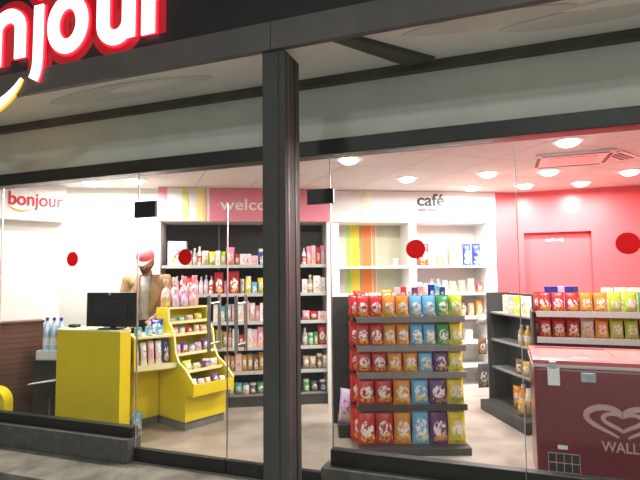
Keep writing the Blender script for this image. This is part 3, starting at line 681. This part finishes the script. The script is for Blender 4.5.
# ================================================================== COUNTER
cb = thing('cash_counter', 'tall plain yellow counter block carrying the monitor', 'counter', W(-1.24, .36), SA)
CBP = [(0, 0), (.77, 0), (.77, .14), (.60, .30), (0, .30)]
MB().prism(CBP, 'z', 0, .985).build('body', M['yellow'], cb)
MB().prism([(-.004, -.004), (.773, -.004), (.773, .14), (.601, .304), (-.004, .304)], 'z', .9855, 1.0).build('counter_top', M['cream'], cb)
wg = thing('counter_shelf', 'lower yellow counter section with an open shelf of packets', 'counter', D(0, 0), DA)
MB().box(-.29, -.006, .47, .59, 0, .085).build('kick_plate', M['kick'], wg)
MB().box(-.29, -.006, .45, .60, .086, .585, .002).build('body', M['yellow'], wg)
MB().prism([(-.006, .14), (-.392, .25), (-.31, .50), (-.31, .60), (-.006, .60)], 'z', .6, .645).build('shelf', M['cream'], wg)
MB().prism([(-.006, .18), (-.385, .27), (-.31, .50), (-.31, .60), (-.006, .60)], 'z', .5855, .5995).build('shelf_support', M['yellow'], wg)
MB().box(-.31, -.006, .585, .60, .646, .899).build('back_panel', M['yellow'], wg)
MB().prism([(-.385, .275), (-.312, .50), (-.298, .50), (-.370, .275)], 'z', .646, .899).build('side_panel', M['yellow'], wg)
MB().prism([(-.006, .20), (-.385, .27), (-.31, .50), (-.31, .60), (-.006, .60)], 'z', .900, .922).build('counter_top', M['cream'], wg)
ds = thing('display_stand', 'yellow stepped sweet display with pale edged tiers', 'display', D(0, 0), DA)
prof = [(.0, .345), (-.13, .345), (-.13, .46), (.008, .583), (.126, .645), (.18, .735), (.21, .925), (.30, 1.035), (.31, 1.18), (.52, 1.18), (.52, .345)]
for x in (.0, .482):
    s_ = MB().prism(prof, 'x', x, x+.018).build('side_panel', M['yellow'], ds)
    e = MB()
    for a, b_ in zip(prof[2:8], prof[3:9]): e.prism([a, b_, (b_[0]-.006, b_[1]+.007), (a[0]-.006, a[1]+.007)], 'x', x-.001, x+.019)
    e.build('edge_strip', M['cream'], s_)
MB().box(.012, .488, .02, .50, 0, .085).build('kick_plate', M['kick'], ds)
MB().box(0, .5, 0, .52, .0855, .3445, .002).build('body', M['yellow'], ds)
MB().box(.0185, .4815, .505, .52, .346, 1.178).build('back_panel', M['yellow'], ds)
MB().box(.0185, .4815, -.13, -.115, .346, .458, .002).build('front_panel', M['yellow'], ds)
MB().box(.0185, .4815, .31, .504, 1.162, 1.18, .002).build('top_board', M['cream'], ds)
TZ = [(.395, -.114), (.560, .03), (.715, .165), (.905, .225), (1.025, .30)]
for z, y in TZ:
    s_ = MB().box(.0185, .4815, y, .504, z-.012, z, .001).build('tier_shelf', M['cream'], ds)
    if z > .5: MB().box(.0185, .4815, y-.006, y-.0005, z-.014, z+.016, .001).build('lip', M['cream'], s_)
gt = 'sweets on the yellow display tiers'
def tier(z, y, items, nm):
    n = len(items); x = .035
    tot = sum(i[2] for i in items); g = (.43-tot)/max(1, n-1)
    for k, (kd, c, w, h) in enumerate(items):
        p = D(x+w/2, y+.055+rnd.uniform(0, .015)); x += w+g
        product(kd, c, w, h, min(.06, w*.8), (p[0], p[1], z+.001), (R(-12) if kd == 'pouch' else 0, 0, DA+R(rnd.uniform(-8, 8))), f'{c} {WORD[kd]}, {ORD[k]} from left on {nm} tier of yellow display', CAT[kd], gt)
tier(1.025, .30, [('pouch', 'green', .08, .06), ('pouch', 'teal', .09, .055), ('pouch', 'white', .08, .06), ('pouch', 'yellow', .10, .075)], 'highest')
tier(.905, .225, [('pouch', 'pink', .07, .07), ('jar', 'white', .06, .07), ('pouch', 'red', .07, .06), ('jar', 'cream', .06, .075), ('pouch', 'peach', .08, .07)], 'second')
tier(.715, .165, [('jar', 'lilac', .06, .09), ('pouch', 'purple', .08, .11), ('jar', 'white', .06, .08), ('pouch', 'lilac', .08, .09), ('pouch', 'purple', .09, .12)], 'third')
tier(.560, .03, [('pouch', 'lime', .11, .10), ('pouch', 'cream', .08, .06), ('jar', 'purple', .08, .085), ('pouch', 'white', .09, .08)], 'fourth')
tier(.395, -.105, [('pouch', 'white', .08, .10), ('pouch', 'pale pink', .08, .09), ('pouch', 'cream', .06, .09), ('pouch', 'purple', .08, .12), ('pouch', 'white', .08, .08)], 'lowest')
# goods of the lower counter shelf
for k, (c, w, h) in enumerate([('grey', .055, .19), ('white', .062, .21), ('pale pink', .062, .22), ('white', .062, .215), ('navy', .07, .22)]):
    p = D(-.335+.071*k, .325-.017*k); product('pouch', c, w, h, .05, (p[0], p[1], .646), (R(-6), 0, DA-R(8)), f'{c} packet, {ORD[k]} from left on lower yellow counter shelf', 'packet', 'packets on the lower counter shelf')
for k in range(3):
    p = D(-.32+.105*k, .325-.018*k); product('box', 'light blue', .06, .085, .05, (p[0], p[1], .923), (0, 0, DA-R(8)), f'small light blue box on the lower yellow counter, {ORD[k]} from left', 'box', 'small blue boxes on the counter')
p = D(-.275, .40); product('pouch', 'light blue', .10, .17, .05, (p[0], p[1], .001), (R(-8), 0, DA-R(20)), 'light blue bag on the floor beside the yellow counter block', 'bag', None)
# tied sweet bags and bottles on top of the display
gq = 'sweet bags on top of the yellow display'
for k, (c, x, y, w, h) in enumerate([('peach', .06, .44, .115, .29), ('white', .175, .45, .115, .31), ('lilac', .12, .355, .09, .19), ('pink', .29, .45, .115, .32), ('lilac', .23, .355, .09, .18), ('pink', .41, .44, .12, .33), ('pale pink', .34, .355, .09, .2)]):
    p = D(x, y); product('candy_bag', c, w, h, w, (p[0], p[1], 1.181), (0, 0, k*1.1), f'{c} tied sweet bag, {ORD[k]} from left on top of yellow display', 'sweets', gq)
p = D(-.085, .385); product('pouch', 'blue', .12, .15, .07, (p[0], p[1], .923), (R(-20), 0, DA-R(40)), 'dark blue packet on the counter before the cashier', 'packet', None)

# monitor
mo = thing('monitor', 'black monitor seen from behind on the yellow counter', 'monitor', W(-.69, .50, 1.0008), SA*.35)
MB().box(-.11, .11, -.08, .08, 0, .014, .004).build('foot', M['black_plastic'], mo)
MB().box(-.025, .025, .0, .025, .0145, .20, .004).build('stem', M['black_plastic'], mo)
pb = MB(); pb.box(-.255, .255, -.032, -.001, .022, .352, .008); pb.box(-.17, .17, -.05, -.032, .09, .28, .010); pb.build('housing', M['black_plastic'], mo)
MB().box(-.24, .24, -.0005, .001, .036, .338).build('screen', M['screen'], mo)
MB().box(-.03, -.005, -.0345, -.0322, .325, .345, .001).build('badge', M['chrome'], mo)
b = MB(); b.box(-.45, -.36, -.02, .06, 0, .03, .008); 
so_ = tag(place(b.build('card_reader', M['black_plastic']), W(-.78, .50, 1.0008), SA), 'small black card reader left of the monitor', 'card reader')
MB().box(-.44, -.37, -.012, .025, .0302, .032).build('keypad', M['grille'], so_)

# wood slatted counter along the left wall
wc = thing('wood_counter', 'brown slatted wood counter along the left wall', 'counter', (*GO, 0), GA)
MB().box(-.64, -.215, -.18, -.002, .085, 1.03, .002).build('slatted_body', M['wood'], wc)
MB().box(-.63, -.225, -.16, -.01, 0, .084).build('kick_plate', M['kick'], wc)
MB().box(-.65, -.205, -.19, -.002, 1.031, 1.052, .003).build('counter_top', M['wood'], wc)
# dark cabinet with a sheet of paper and bottled water
kb = thing('cabinet', 'black low cabinet between wood counter and yellow counter', 'cabinet', (-2.915, 5.13, 0), SA*.3)
MB().box(0, .29, 0, .28, .0, .65, .004).build('body', M['black_plastic'], kb)
MB().box(.015, .275, -.006, -.0005, .50, .635, .002).build('drawer', M['black_plastic'], kb)
MB().box(.015, .275, -.006, -.0005, .03, .42, .002).build('door', M['black_plastic'], kb)
MB().box(.19, .205, -.016, -.0065, .12, .30, .003).build('handle', M['chrome'], kb)
o = MB(); o.prism([(0, .440), (.285, .478), (.285, .492), (0, .446)], 'y', -.075, -.0065); o.build('pull_tray', M['white_paper'], kb, label='white pull-out tray')
MB().box(-.004, .294, -.004, .284, .651, .668, .003).build('top', M['black_plastic'], kb)
cr = thing('water_crate', 'pale blue clear crate of bottles on the black cabinet', 'crate', (-2.905, 5.16, .669), SA*.3)
c_ = MB(); c_.box(0, .27, 0, .2, 0, .012); c_.box(0, .008, 0, .2, .012, .09); c_.box(.262, .27, 0, .2, .012, .09); c_.box(.008, .262, 0, .008, .012, .09); c_.box(.008, .262, .192, .2, .012, .09); c_.build('tray', M['white_paper'], cr)
M['water'] = mat('pale blue clear plastic', (.45, .62, .78), .2, var=.15, vscale=18)
WB = None
for k in range(3):
    loc = (-2.905+.055+.077*k, 5.255-.008*k, .682)
    if WB is None:
        b = MB(); b.lathe([(.032, 0), (.037, .01), (.037, .26), (.030, .32), (.012, .36), (.012, .38)], seg=14); WB = b.build('water_bottle', M['water'], smooth=True)
        b = MB(); b.lathe([(.015, .375), (.015, .405)], seg=12); b.build('cap', pmat('blue', 'plain'), WB)
        b = MB(); b.lathe([(.0375, .12), (.0375, .2)], seg=14); b.build('label_band', pmat('white', 'plain'), WB); o = WB; o.location = loc
    else: o = dup(WB, loc)
    tag(o, f'clear blue water bottle in the crate, {ORD[k]} from left', 'bottle', 'water bottles in the pale crate')
# yellow rounded tub seat by the wood counter
yt = thing('stool', 'small yellow rounded stool at the far left edge', 'stool', (-3.185, 4.945, 0), 0)
b = MB(); n = 14; ri, ro = .105, .15
outer = [(-ro, .0)]+[(ro*math.cos(R(180-180*k/n)), .30+ro*math.sin(R(180-180*k/n))) for k in range(n+1)]+[(ro, .0)]
inner = [(ri, .0)]+[(ri*math.cos(R(180*k/n)), .30+ri*math.sin(R(180*k/n))) for k in range(n+1)]+[(-ri, .0)]
b.prism(outer+inner, 'y', -.07, .07); b.build('shell', M['yellow'], yt)
MB().box(-.103, .103, -.065, .065, .19, .23, .006).build('seat_pad', M['black_plastic'], yt)

# ================================================================== CASHIER
def blob(b, p0, r0, p1, r1, fy=1.0, n=12):
    """tapered limb piece: hull of two balls (fy flattens front to back)"""
    t = bmesh.new()
    for p, r in ((p0, r0), (p1, r1)):
        g = bmesh.ops.create_uvsphere(t, u_segments=n, v_segments=n//2+2, radius=r)
        for v in g['verts']: v.co.y *= fy; v.co += Vector(p)
    g = bmesh.ops.convex_hull(t, input=t.verts[:])
    bmesh.ops.delete(t, geom=[e for e in g['geom_interior'] if isinstance(e, bmesh.types.BMVert)], context='VERTS')
    b.merge(t)
def remesh(name, b, voxel, m, parent=None, smooth=6, cut=None, label=None):
    me = b.mesh('tmp_body'); o = bpy.data.objects.new('tmp_body', me); COL.objects.link(o)
    r = o.modifiers.new('r', 'REMESH'); r.mode = 'VOXEL'; r.voxel_size = voxel
    if smooth: s_ = o.modifiers.new('s', 'SMOOTH'); s_.factor = .5; s_.iterations = smooth
    bpy.context.view_layer.update()
    me2 = bpy.data.meshes.new_from_object(o.evaluated_get(bpy.context.evaluated_depsgraph_get()))
    bpy.data.objects.remove(o); bpy.data.meshes.remove(me)
    if cut:
        bm = bmesh.new(); bm.from_mesh(me2)
        bmesh.ops.delete(bm, geom=[v for v in bm.verts if cut(v.co)], context='VERTS')
        bmesh.ops.solidify(bm, geom=bm.faces[:], thickness=.004); bm.to_mesh(me2); bm.free()
    for p in me2.polygons: p.use_smooth = True
    me2.name = name; return link(name, me2, m, parent, label)
M['skin'] = mat('warm brown skin', (.42, .22, .14), .55, var=.06, vscale=12)
M['hair'] = mat('black hair', (.025, .018, .015), .7, var=.3, vscale=60, bump=.4)
M['jacket'] = mat('tan beige cloth', (.42, .27, .15), .85, var=.2, vscale=14, bump=.3)
M['shirt'] = mat('pale grey cloth', (.60, .57, .54), .85, var=.1, vscale=14, bump=.3)
M['trousers'] = mat('dark navy cloth', (.03, .035, .06), .85, var=.2, vscale=20)
M['shoe'] = mat('black leather', (.02, .02, .02), .45)
M['cap'] = mat('coral red cap cloth', (.72, .16, .17), .8, var=.1, vscale=20)
ARM = {}
for sx in (-1, 1):
    ARM[sx] = dict(sh=(.185*sx, .01, 1.415), el=(.245*sx, .0, 1.15), wr=(.125*sx, -.175, 1.045), pa=(.100*sx, -.235, 1.005))
b = MB()
blob(b, (0, 0, .97), .155, (0, .0, 1.12), .14, .75); blob(b, (0, 0, 1.12), .14, (0, .005, 1.30), .16, .72)
blob(b, (-.10, .005, 1.36), .085, (.10, .005, 1.36), .085, .95); blob(b, (0, .01, 1.40), .065, (0, -.012, 1.53), .056)
HEAD = Vector((0, -.035, 1.625))
blob(b, (0, -.025, 1.655), .082, (0, -.045, 1.585), .062, 1.12, 16); blob(b, (0, -.06, 1.56), .040, (0, -.085, 1.545), .028)
blob(b, (0, -.125, 1.628), .010, (0, -.142, 1.594), .016)
for sx in (-1, 1):
    blob(b, (.078*sx, -.02, 1.635), .014, (.080*sx, -.018, 1.60), .010, 1.6)
    A = ARM[sx]
    blob(b, (.11*sx, .005, 1.39), .07, A['sh'], .062); blob(b, A['sh'], .055, A['el'], .041); blob(b, A['el'], .041, A['wr'], .027)
    blob(b, A['wr'], .025, A['pa'], .036, 1)
    for q in range(4):                                  # four bent fingers and a thumb
        fx = A['pa'][0]+sx*(-.027+.018*q); ln = (.062, .072, .068, .054)[q]
        k0 = (fx, A['pa'][1]-.026, A['pa'][2]-.010); k1 = (fx*1.0, k0[1]-ln*.5, k0[2]-.012); k2 = (fx-.002*sx, k1[1]-ln*.30, k1[2]-.022); k3 = (fx-.003*sx, k2[1]-ln*.08, k2[2]-.020)
        blob(b, k0, .0095, k1, .009, n=8); blob(b, k1, .009, k2, .008, n=8); blob(b, k2, .008, k3, .0068, n=8)
    t0 = (A['pa'][0]-.028*sx, A['pa'][1]+.012, A['pa'][2]); t1 = (t0[0]-.022*sx, t0[1]-.028, t0[2]-.008); t2 = (t1[0]-.004*sx, t1[1]-.026, t1[2]-.012)
    blob(b, t0, .012, t1, .0105, n=8); blob(b, t1, .0105, t2, .008, n=8)
    blob(b, (.085*sx, .0, .93), .10, (.10*sx, -.01, .50), .062); blob(b, (.10*sx, -.01, .50), .058, (.105*sx, .025, .10), .040); blob(b, (.105*sx, .03, .055), .038, (.115*sx, -.13, .035), .030)
pr_ = remesh('person', b, .0065, M['skin'], smooth=4)
tag(pr_, 'person in coral cap and tan jacket looking down behind the counter', 'person')
# head dress and clothes
b = MB(); blob(b, (0, -.005, 1.66), .090, (0, .01, 1.60), .080, 1.06, 14)
remesh('hair', b, .008, M['hair'], pr_, 2, cut=lambda c: c.y < -.045 or c.z > 1.70)
b = MB(); blob(b, (0, -.062, 1.568), .058, (0, -.088, 1.535), .038, 1.0, 14); blob(b, (-.055, -.05, 1.59), .028, (.055, -.05, 1.59), .028)
M['beard'] = mat('dark brown beard', (.09, .045, .028), .8, var=.3, vscale=60)
remesh('beard', b, .006, M['beard'], pr_, 2, cut=lambda c: c.z > 1.592 or (abs(c.x) < .022 and 1.566 < c.z < 1.58 and c.y < -.1))
for sx in (-1, 1):
    b = MB(); blob(b, (.030*sx, -.118, 1.640), .0095, (.034*sx, -.117, 1.640), .0095, .7); e_ = b.build('eye', M['white_paper'], pr_, True)
    b = MB(); blob(b, (.031*sx, -.1245, 1.638), .0045, (.0315*sx, -.1245, 1.638), .0045, .5); b.build('iris', M['hair'], e_, True)
    b = MB(); b.tube([(.014*sx, -.127, 1.656), (.030*sx, -.128, 1.660), (.050*sx, -.112, 1.655)], [.003, .0045, .002], 6); b.build('eyebrow', M['hair'], pr_)
b = MB(); b.tube([(-.022, -.120, 1.571), (0, -.128, 1.573), (.022, -.120, 1.571)], [.002, .005, .002], 8); b.build('mouth', mat('lip', (.40, .13, .11), .5), pr_, True)
b = MB(); b.lathe([(.100, 1.662), (.103, 1.672), (.100, 1.705), (.085, 1.742), (.055, 1.765), (.018, 1.775), (.001, 1.776)], (0, -.028, 0), 24, sx=.93, sy=1.10); cp = b.build('cap', M['cap'], pr_, True)
b = MB(); n = 12; rim, out = [], []
for k in range(n+1):
    a = R(205+130*k/n); rim.append((.090*math.cos(a), -.028+.108*math.sin(a))); out.append((.096*math.cos(a), -.035+.185*math.sin(a)*(.72+.28*math.sin(math.pi*k/n))))
for (ra, rb_) in zip(range(n), range(1, n+1)):
    zz = lambda p: 1.676-.30*max(0, -p[1]-.10)
    vs_ = [b.bm.verts.new((p[0], p[1], zz(p)+dz)) for dz in (0, .004) for p in (rim[ra], rim[rb_], out[rb_], out[ra])]
    for f in ((0, 1, 2, 3), (4, 5, 6, 7), (0, 1, 5, 4), (2, 3, 7, 6), (1, 2, 6, 5), (3, 0, 4, 7)): b.bm.faces.new([vs_[i] for i in f])
b.build('brim', M['cap'], cp)
b = MB(); b.lathe([(.009, 1.774), (.007, 1.781), (.001, 1.783)], (0, -.028, 0), 10); b.build('button', M['cap'], cp, True)
b = MB(); blob(b, (0, 0, .95), .163, (0, .0, 1.12), .15, .76); blob(b, (0, 0, 1.12), .15, (0, .005, 1.30), .168, .73); blob(b, (-.11, .005, 1.375), .085, (.11, .005, 1.375), .085, .98); blob(b, (0, .01, 1.38), .085, (0, .0, 1.45), .068)
remesh('shirt', b, .009, M['shirt'], pr_, 4, cut=lambda c: c.z > 1.455)
b = MB(); blob(b, (0, 0, .93), .175, (0, .0, 1.12), .162, .80); blob(b, (0, 0, 1.12), .162, (0, .005, 1.30), .180, .76); blob(b, (-.115, .005, 1.385), .090, (.115, .005, 1.385), .090, 1.02); blob(b, (0, .015, 1.40), .085, (0, .01, 1.475), .078)
for sx in (-1, 1):
    A = ARM[sx]; blob(b, (.12*sx, .005, 1.39), .083, A['sh'], .078); blob(b, A['sh'], .075, A['el'], .060); blob(b, A['el'], .060, (A['wr'][0]+.012*sx, A['wr'][1]+.02, A['wr'][2]+.012), .042)
remesh('jacket', b, .009, M['jacket'], pr_, 4, cut=lambda c: c.z > 1.475 or (c.y < -.02 and abs(c.x) < .045+.10*max(0, c.z-1.25)*.6 and c.z > .9) or (c.y < -.172 and c.z < 1.12))
b = MB(); blob(b, (0, 0, .955), .165, (0, 0, .90), .16, .78)
for sx in (-1, 1): blob(b, (.085*sx, .0, .92), .112, (.10*sx, -.005, .50), .078); blob(b, (.10*sx, -.005, .50), .075, (.106*sx, .02, .09), .062)
remesh('trousers', b, .010, M['trousers'], pr_, 3)
for sx in (-1, 1):
    b = MB(); blob(b, (.105*sx, .03, .055), .048, (.115*sx, -.14, .042), .040); blob(b, (.105*sx, .03, .06), .046, (.105*sx, .03, .10), .046)
    remesh('shoe', b, .008, M['shoe'], pr_, 2, cut=None)
def bow(o):                                             # the head bows forward on the neck
    for v in o.data.vertices:
        t = min(1, max(0, (v.co.z-1.44)/.10)); t = t*t*(3-2*t)
        if t > 0:
            a = R(20)*t; y, z = v.co.y+.0, v.co.z-1.46
            v.co.y = y*math.cos(a)-z*math.sin(a); v.co.z = 1.46+y*math.sin(a)+z*math.cos(a)
bow(pr_)
for ch in list(pr_.children):
    if ch.name.split('.')[0] in ('hair', 'beard', 'eye', 'eyebrow', 'mouth', 'cap'):
        bow(ch)
        for g in ch.children: bow(g)
pr_.location = (-1.91, 5.52, 0); pr_.rotation_euler = (0, 0, R(8)); pr_.scale = (1.02, 1.02, 1.035)

# ================================================================== FREEZER
fz = thing('chest_freezer', 'dark red ice cream chest freezer with heart logo', 'freezer', W(3.04, .35), SA)
FW, FD = 1.09, .64
MB().box(.01, FW-.01, .012, FD-.01, .03, .858, .018).build('body', M['freezer'], fz)
for x in (.07, FW-.07):
    for y in (.07, FD-.07):
        b = MB(); b.lathe([(.025, 0), (.025, .0295)], (x, y, 0), 12); b.build('castor', M['black_plastic'], fz)
MB().box(.0, FW, .0, FD, .8585, .884, .008).build('rim', M['freezer_rim'], fz)
b = MB(); pr = [(.004, .8845), (.004, .908), (.03, .918), (.16, .924), (FD-.12, .924), (FD-.03, .922), (FD-.004, .91), (FD-.004, .8845)]
b.prism(pr, 'x', .004, .045); b.prism(pr, 'x', FW-.045, FW-.004)
b.prism([(.004, .8845), (.004, .908), (.03, .918), (.075, .9205), (.075, .8845)], 'x', .0455, FW-.0455)
b.prism([(FD-.075, .8845), (FD-.075, .923), (FD-.03, .922), (FD-.004, .91), (FD-.004, .8845)], 'x', .0455, FW-.0455)
M['lid_red'] = mat('red lid enamel', (.55, .10, .11), .3, var=.08, vscale=4)
b.build('lid_frame', M['lid_red'], fz)
M['lid_glass'] = mat('lid glass with painted pink reflection', (.62, .30, .30), .15, var=.12, vscale=5)  # opaque pink colour stands in for light reflected on the lid glass
for (a, c) in ((.047, .56), (.53, FW-.047)):
    z = .002 if a > .1 else -.004
    b = MB(); b.prism([(.076, .916+z), (.16, .920+z), (FD-.12, .920+z), (FD-.076, .918+z), (FD-.076, .912+z), (FD-.12, .913+z), (.16, .913+z), (.076, .909+z)], 'x', a, c); L_ = b.build('sliding_lid', M['lid_glass'], fz)
    MB().box((a+c)/2-.05, (a+c)/2+.05, .079, .095, .9172+z, .926+z, .002).build('lid_handle', M['freezer_rim'], L_)
# lock with paper tag
b = MB(); b.box(.105, .150, -.014, -.001, .855, .905, .004); b.build('lock_hasp', M['chrome'], fz)
b = MB(); b.box(.095, .168, -.012, .008, .745, .862, .002); b.build('paper_tag', M['white_paper'], fz, label='white paper tag hanging from the lock')
b = MB(); b.box(.295, .385, -.004, .0115, .775, .838, .003); tb = b.build('thermometer_badge', M['chrome'], fz)
MB().box(.32, .36, -.0055, -.0042, .79, .825).build('thermometer_dial', mat('pale teal dial', (.25, .45, .48), .3), tb)
MB().box(.14, .20, .008, .0115, .325, .352, .001).build('small_label', M['white_paper'], fz, label='small white label above the grille')
gr = MB().box(.075, .275, .006, .0115, .05, .305, .001).build('grille', M['grille'], fz)
b = MB()
for k in range(5): b.box(.078+.0473*k, .082+.0473*k, .002, .0058, .053, .302)
for k in range(5): b.box(.078, .272, .002, .0058, .053+.061*k, .058+.061*k)
b.build('grille_bars', M['logo'], gr)
def heart(cx_, cz_, w, h, t0, t1, n=40):
    o_ = []
    for k in range(n+1):
        t = R(t0+(t1-t0)*k/n); x = 16*math.sin(t)**3; z = 13*math.cos(t)-5*math.cos(2*t)-2*math.cos(3*t)-math.cos(4*t)
        o_.append((cx_+x/32*w, cz_+(z+2.5)/29*h))
    return o_
HX, HZ = .528, .512
lg = MB()
lg.ribbon(heart(HX, HZ, .42, .215, 2, 150), [.012+.026*math.sin(math.pi*(k/40)**.8) for k in range(41)], .0085, .0118)
lg.ribbon(heart(HX, HZ, .42, .215, 358, 210), [.012+.026*math.sin(math.pi*(k/40)**.8) for k in range(41)], .0085, .0118)
lg.ribbon(heart(HX, HZ+.012, .225, .115, 0, 180), [.016+.010*math.sin(math.pi*k/40) for k in range(41)], .0082, .0118)
lg.ribbon(heart(HX, HZ+.012, .225, .115, 360, 180), [.016+.010*math.sin(math.pi*k/40) for k in range(41)], .0082, .0118)
lg.build('heart_logo', M['logo'], fz, label='double heart outline logo')
lettering("WALL'S", HX-.128, .0112, .338, .262, .068, M['logo'], fz, .014)

# ================================================================== CEILING FITTINGS AND LIGHTS
M['lamp'] = mat('lit lamp lens', (.9, .9, .88), .4, emit=(1, .97, .92), estr=14.0)
def downlight(k, x, y, pw=5.0, where=''):
    t = thing('downlight', f'round ceiling downlight {where}', 'light', (x, y, HC), 0, 'round ceiling downlights')
    b = MB(); b.lathe([(.088, -.010), (.118, -.006), (.121, -.0008), (.086, -.0008), (.088, -.010)], seg=28, cap=False); b.build('trim_ring', M['white_shelf'], t)
    b = MB(); b.lathe([(.085, -.002), (.084, -.012), (.070, -.030), (.045, -.042), (.012, -.047)], seg=24); b.build('lens', M['lamp'], t, True)
    l = bpy.data.lights.new('downlight_lamp', 'AREA'); l.shape = 'DISK'; l.size = .11; l.energy = pw; l.color = (1, .965, .91)
    o = bpy.data.objects.new('downlight_lamp', l); COL.objects.link(o); o.parent = t; o.location = (0, 0, -.055)
PW = 27.0
for k, (x, y, wh) in enumerate([(.264, 4.36, 'just right of the post by the head beam'), (.933, 5.264, 'in front of the cafe lettering'), (1.721, 5.043, 'between cafe lettering and glass joint'), (2.313, 4.975, 'right behind the glass joint'), (1.938, 3.83, 'touching the head beam above the air conditioner'),
        (2.981, 5.64, 'above the recessed red door'), (3.154, 5.017, 'nearest the right edge of the picture'), (-2.438, 5.304, 'left of the door patch fitting over the cashier wall'), (-1.945, 5.218, 'over the cashier by the door patch fitting'), (2.394, 5.765, 'in the far corner by the narrow red wall'), (1.794, 5.862, 'over the right end of the white shelving')]):
    downlight(k, x, y, PW, wh)
ac = thing('ceiling_air_conditioner', 'square ceiling cassette with dark slots near the red wall', 'air conditioner', (2.26, 4.42, HC), SA)
MB().box(-.31, .31, -.27, .27, -.022, -.0008, .004).build('panel', mat('pale lilac panel', (.70, .68, .72), .5), ac)
MB().box(-.19, .19, -.15, .15, -.026, -.0222, .002).build('intake_grille', M['price'], ac)
for (a, c, d_, e_) in ((-.26, .26, -.255, -.225), (-.26, .26, .225, .255), (-.295, -.265, -.2, .2), (.265, .295, -.2, .2)):
    MB().box(a, c, d_, e_, -.0245, -.0222).build('louvre', M['dark_strip'], ac)
cv = thing('ceiling_vent', 'small dark slotted ceiling vent right of the air conditioner', 'vent', (2.65, 4.33, HC), R(38))
MB().box(-.19, .19, -.09, .09, -.012, -.0008, .003).build('frame', M['white_shelf'], cv)
b = MB()
for k in range(3): b.box(-.15, .15, -.055+.04*k, -.03+.04*k, -.0145, -.0122)
b.build('slots', M['dark_strip'], cv)

# unseen lamps added out front to light facade and soffit, and the night sky
w = bpy.data.worlds.new('night'); SC.world = w; w.use_nodes = True
w.node_tree.nodes['Background'].inputs['Color'].default_value = (.86, .95, .88, 1); w.node_tree.nodes['Background'].inputs['Strength'].default_value = .16
def lamp(name, loc, rot, size, energy, col):
    l = bpy.data.lights.new(name, 'AREA'); l.size = size; l.energy = energy; l.color = col
    o = bpy.data.objects.new(name, l); COL.objects.link(o); o.location = loc; o.rotation_euler = rot; return o
for x in (-5.5, 0.5, 6.5):
    lamp('unseen_forecourt_lamp', (x, -4.6, 5.2), (0, 0, 0), 1.0, 270, (.95, 1, .93))
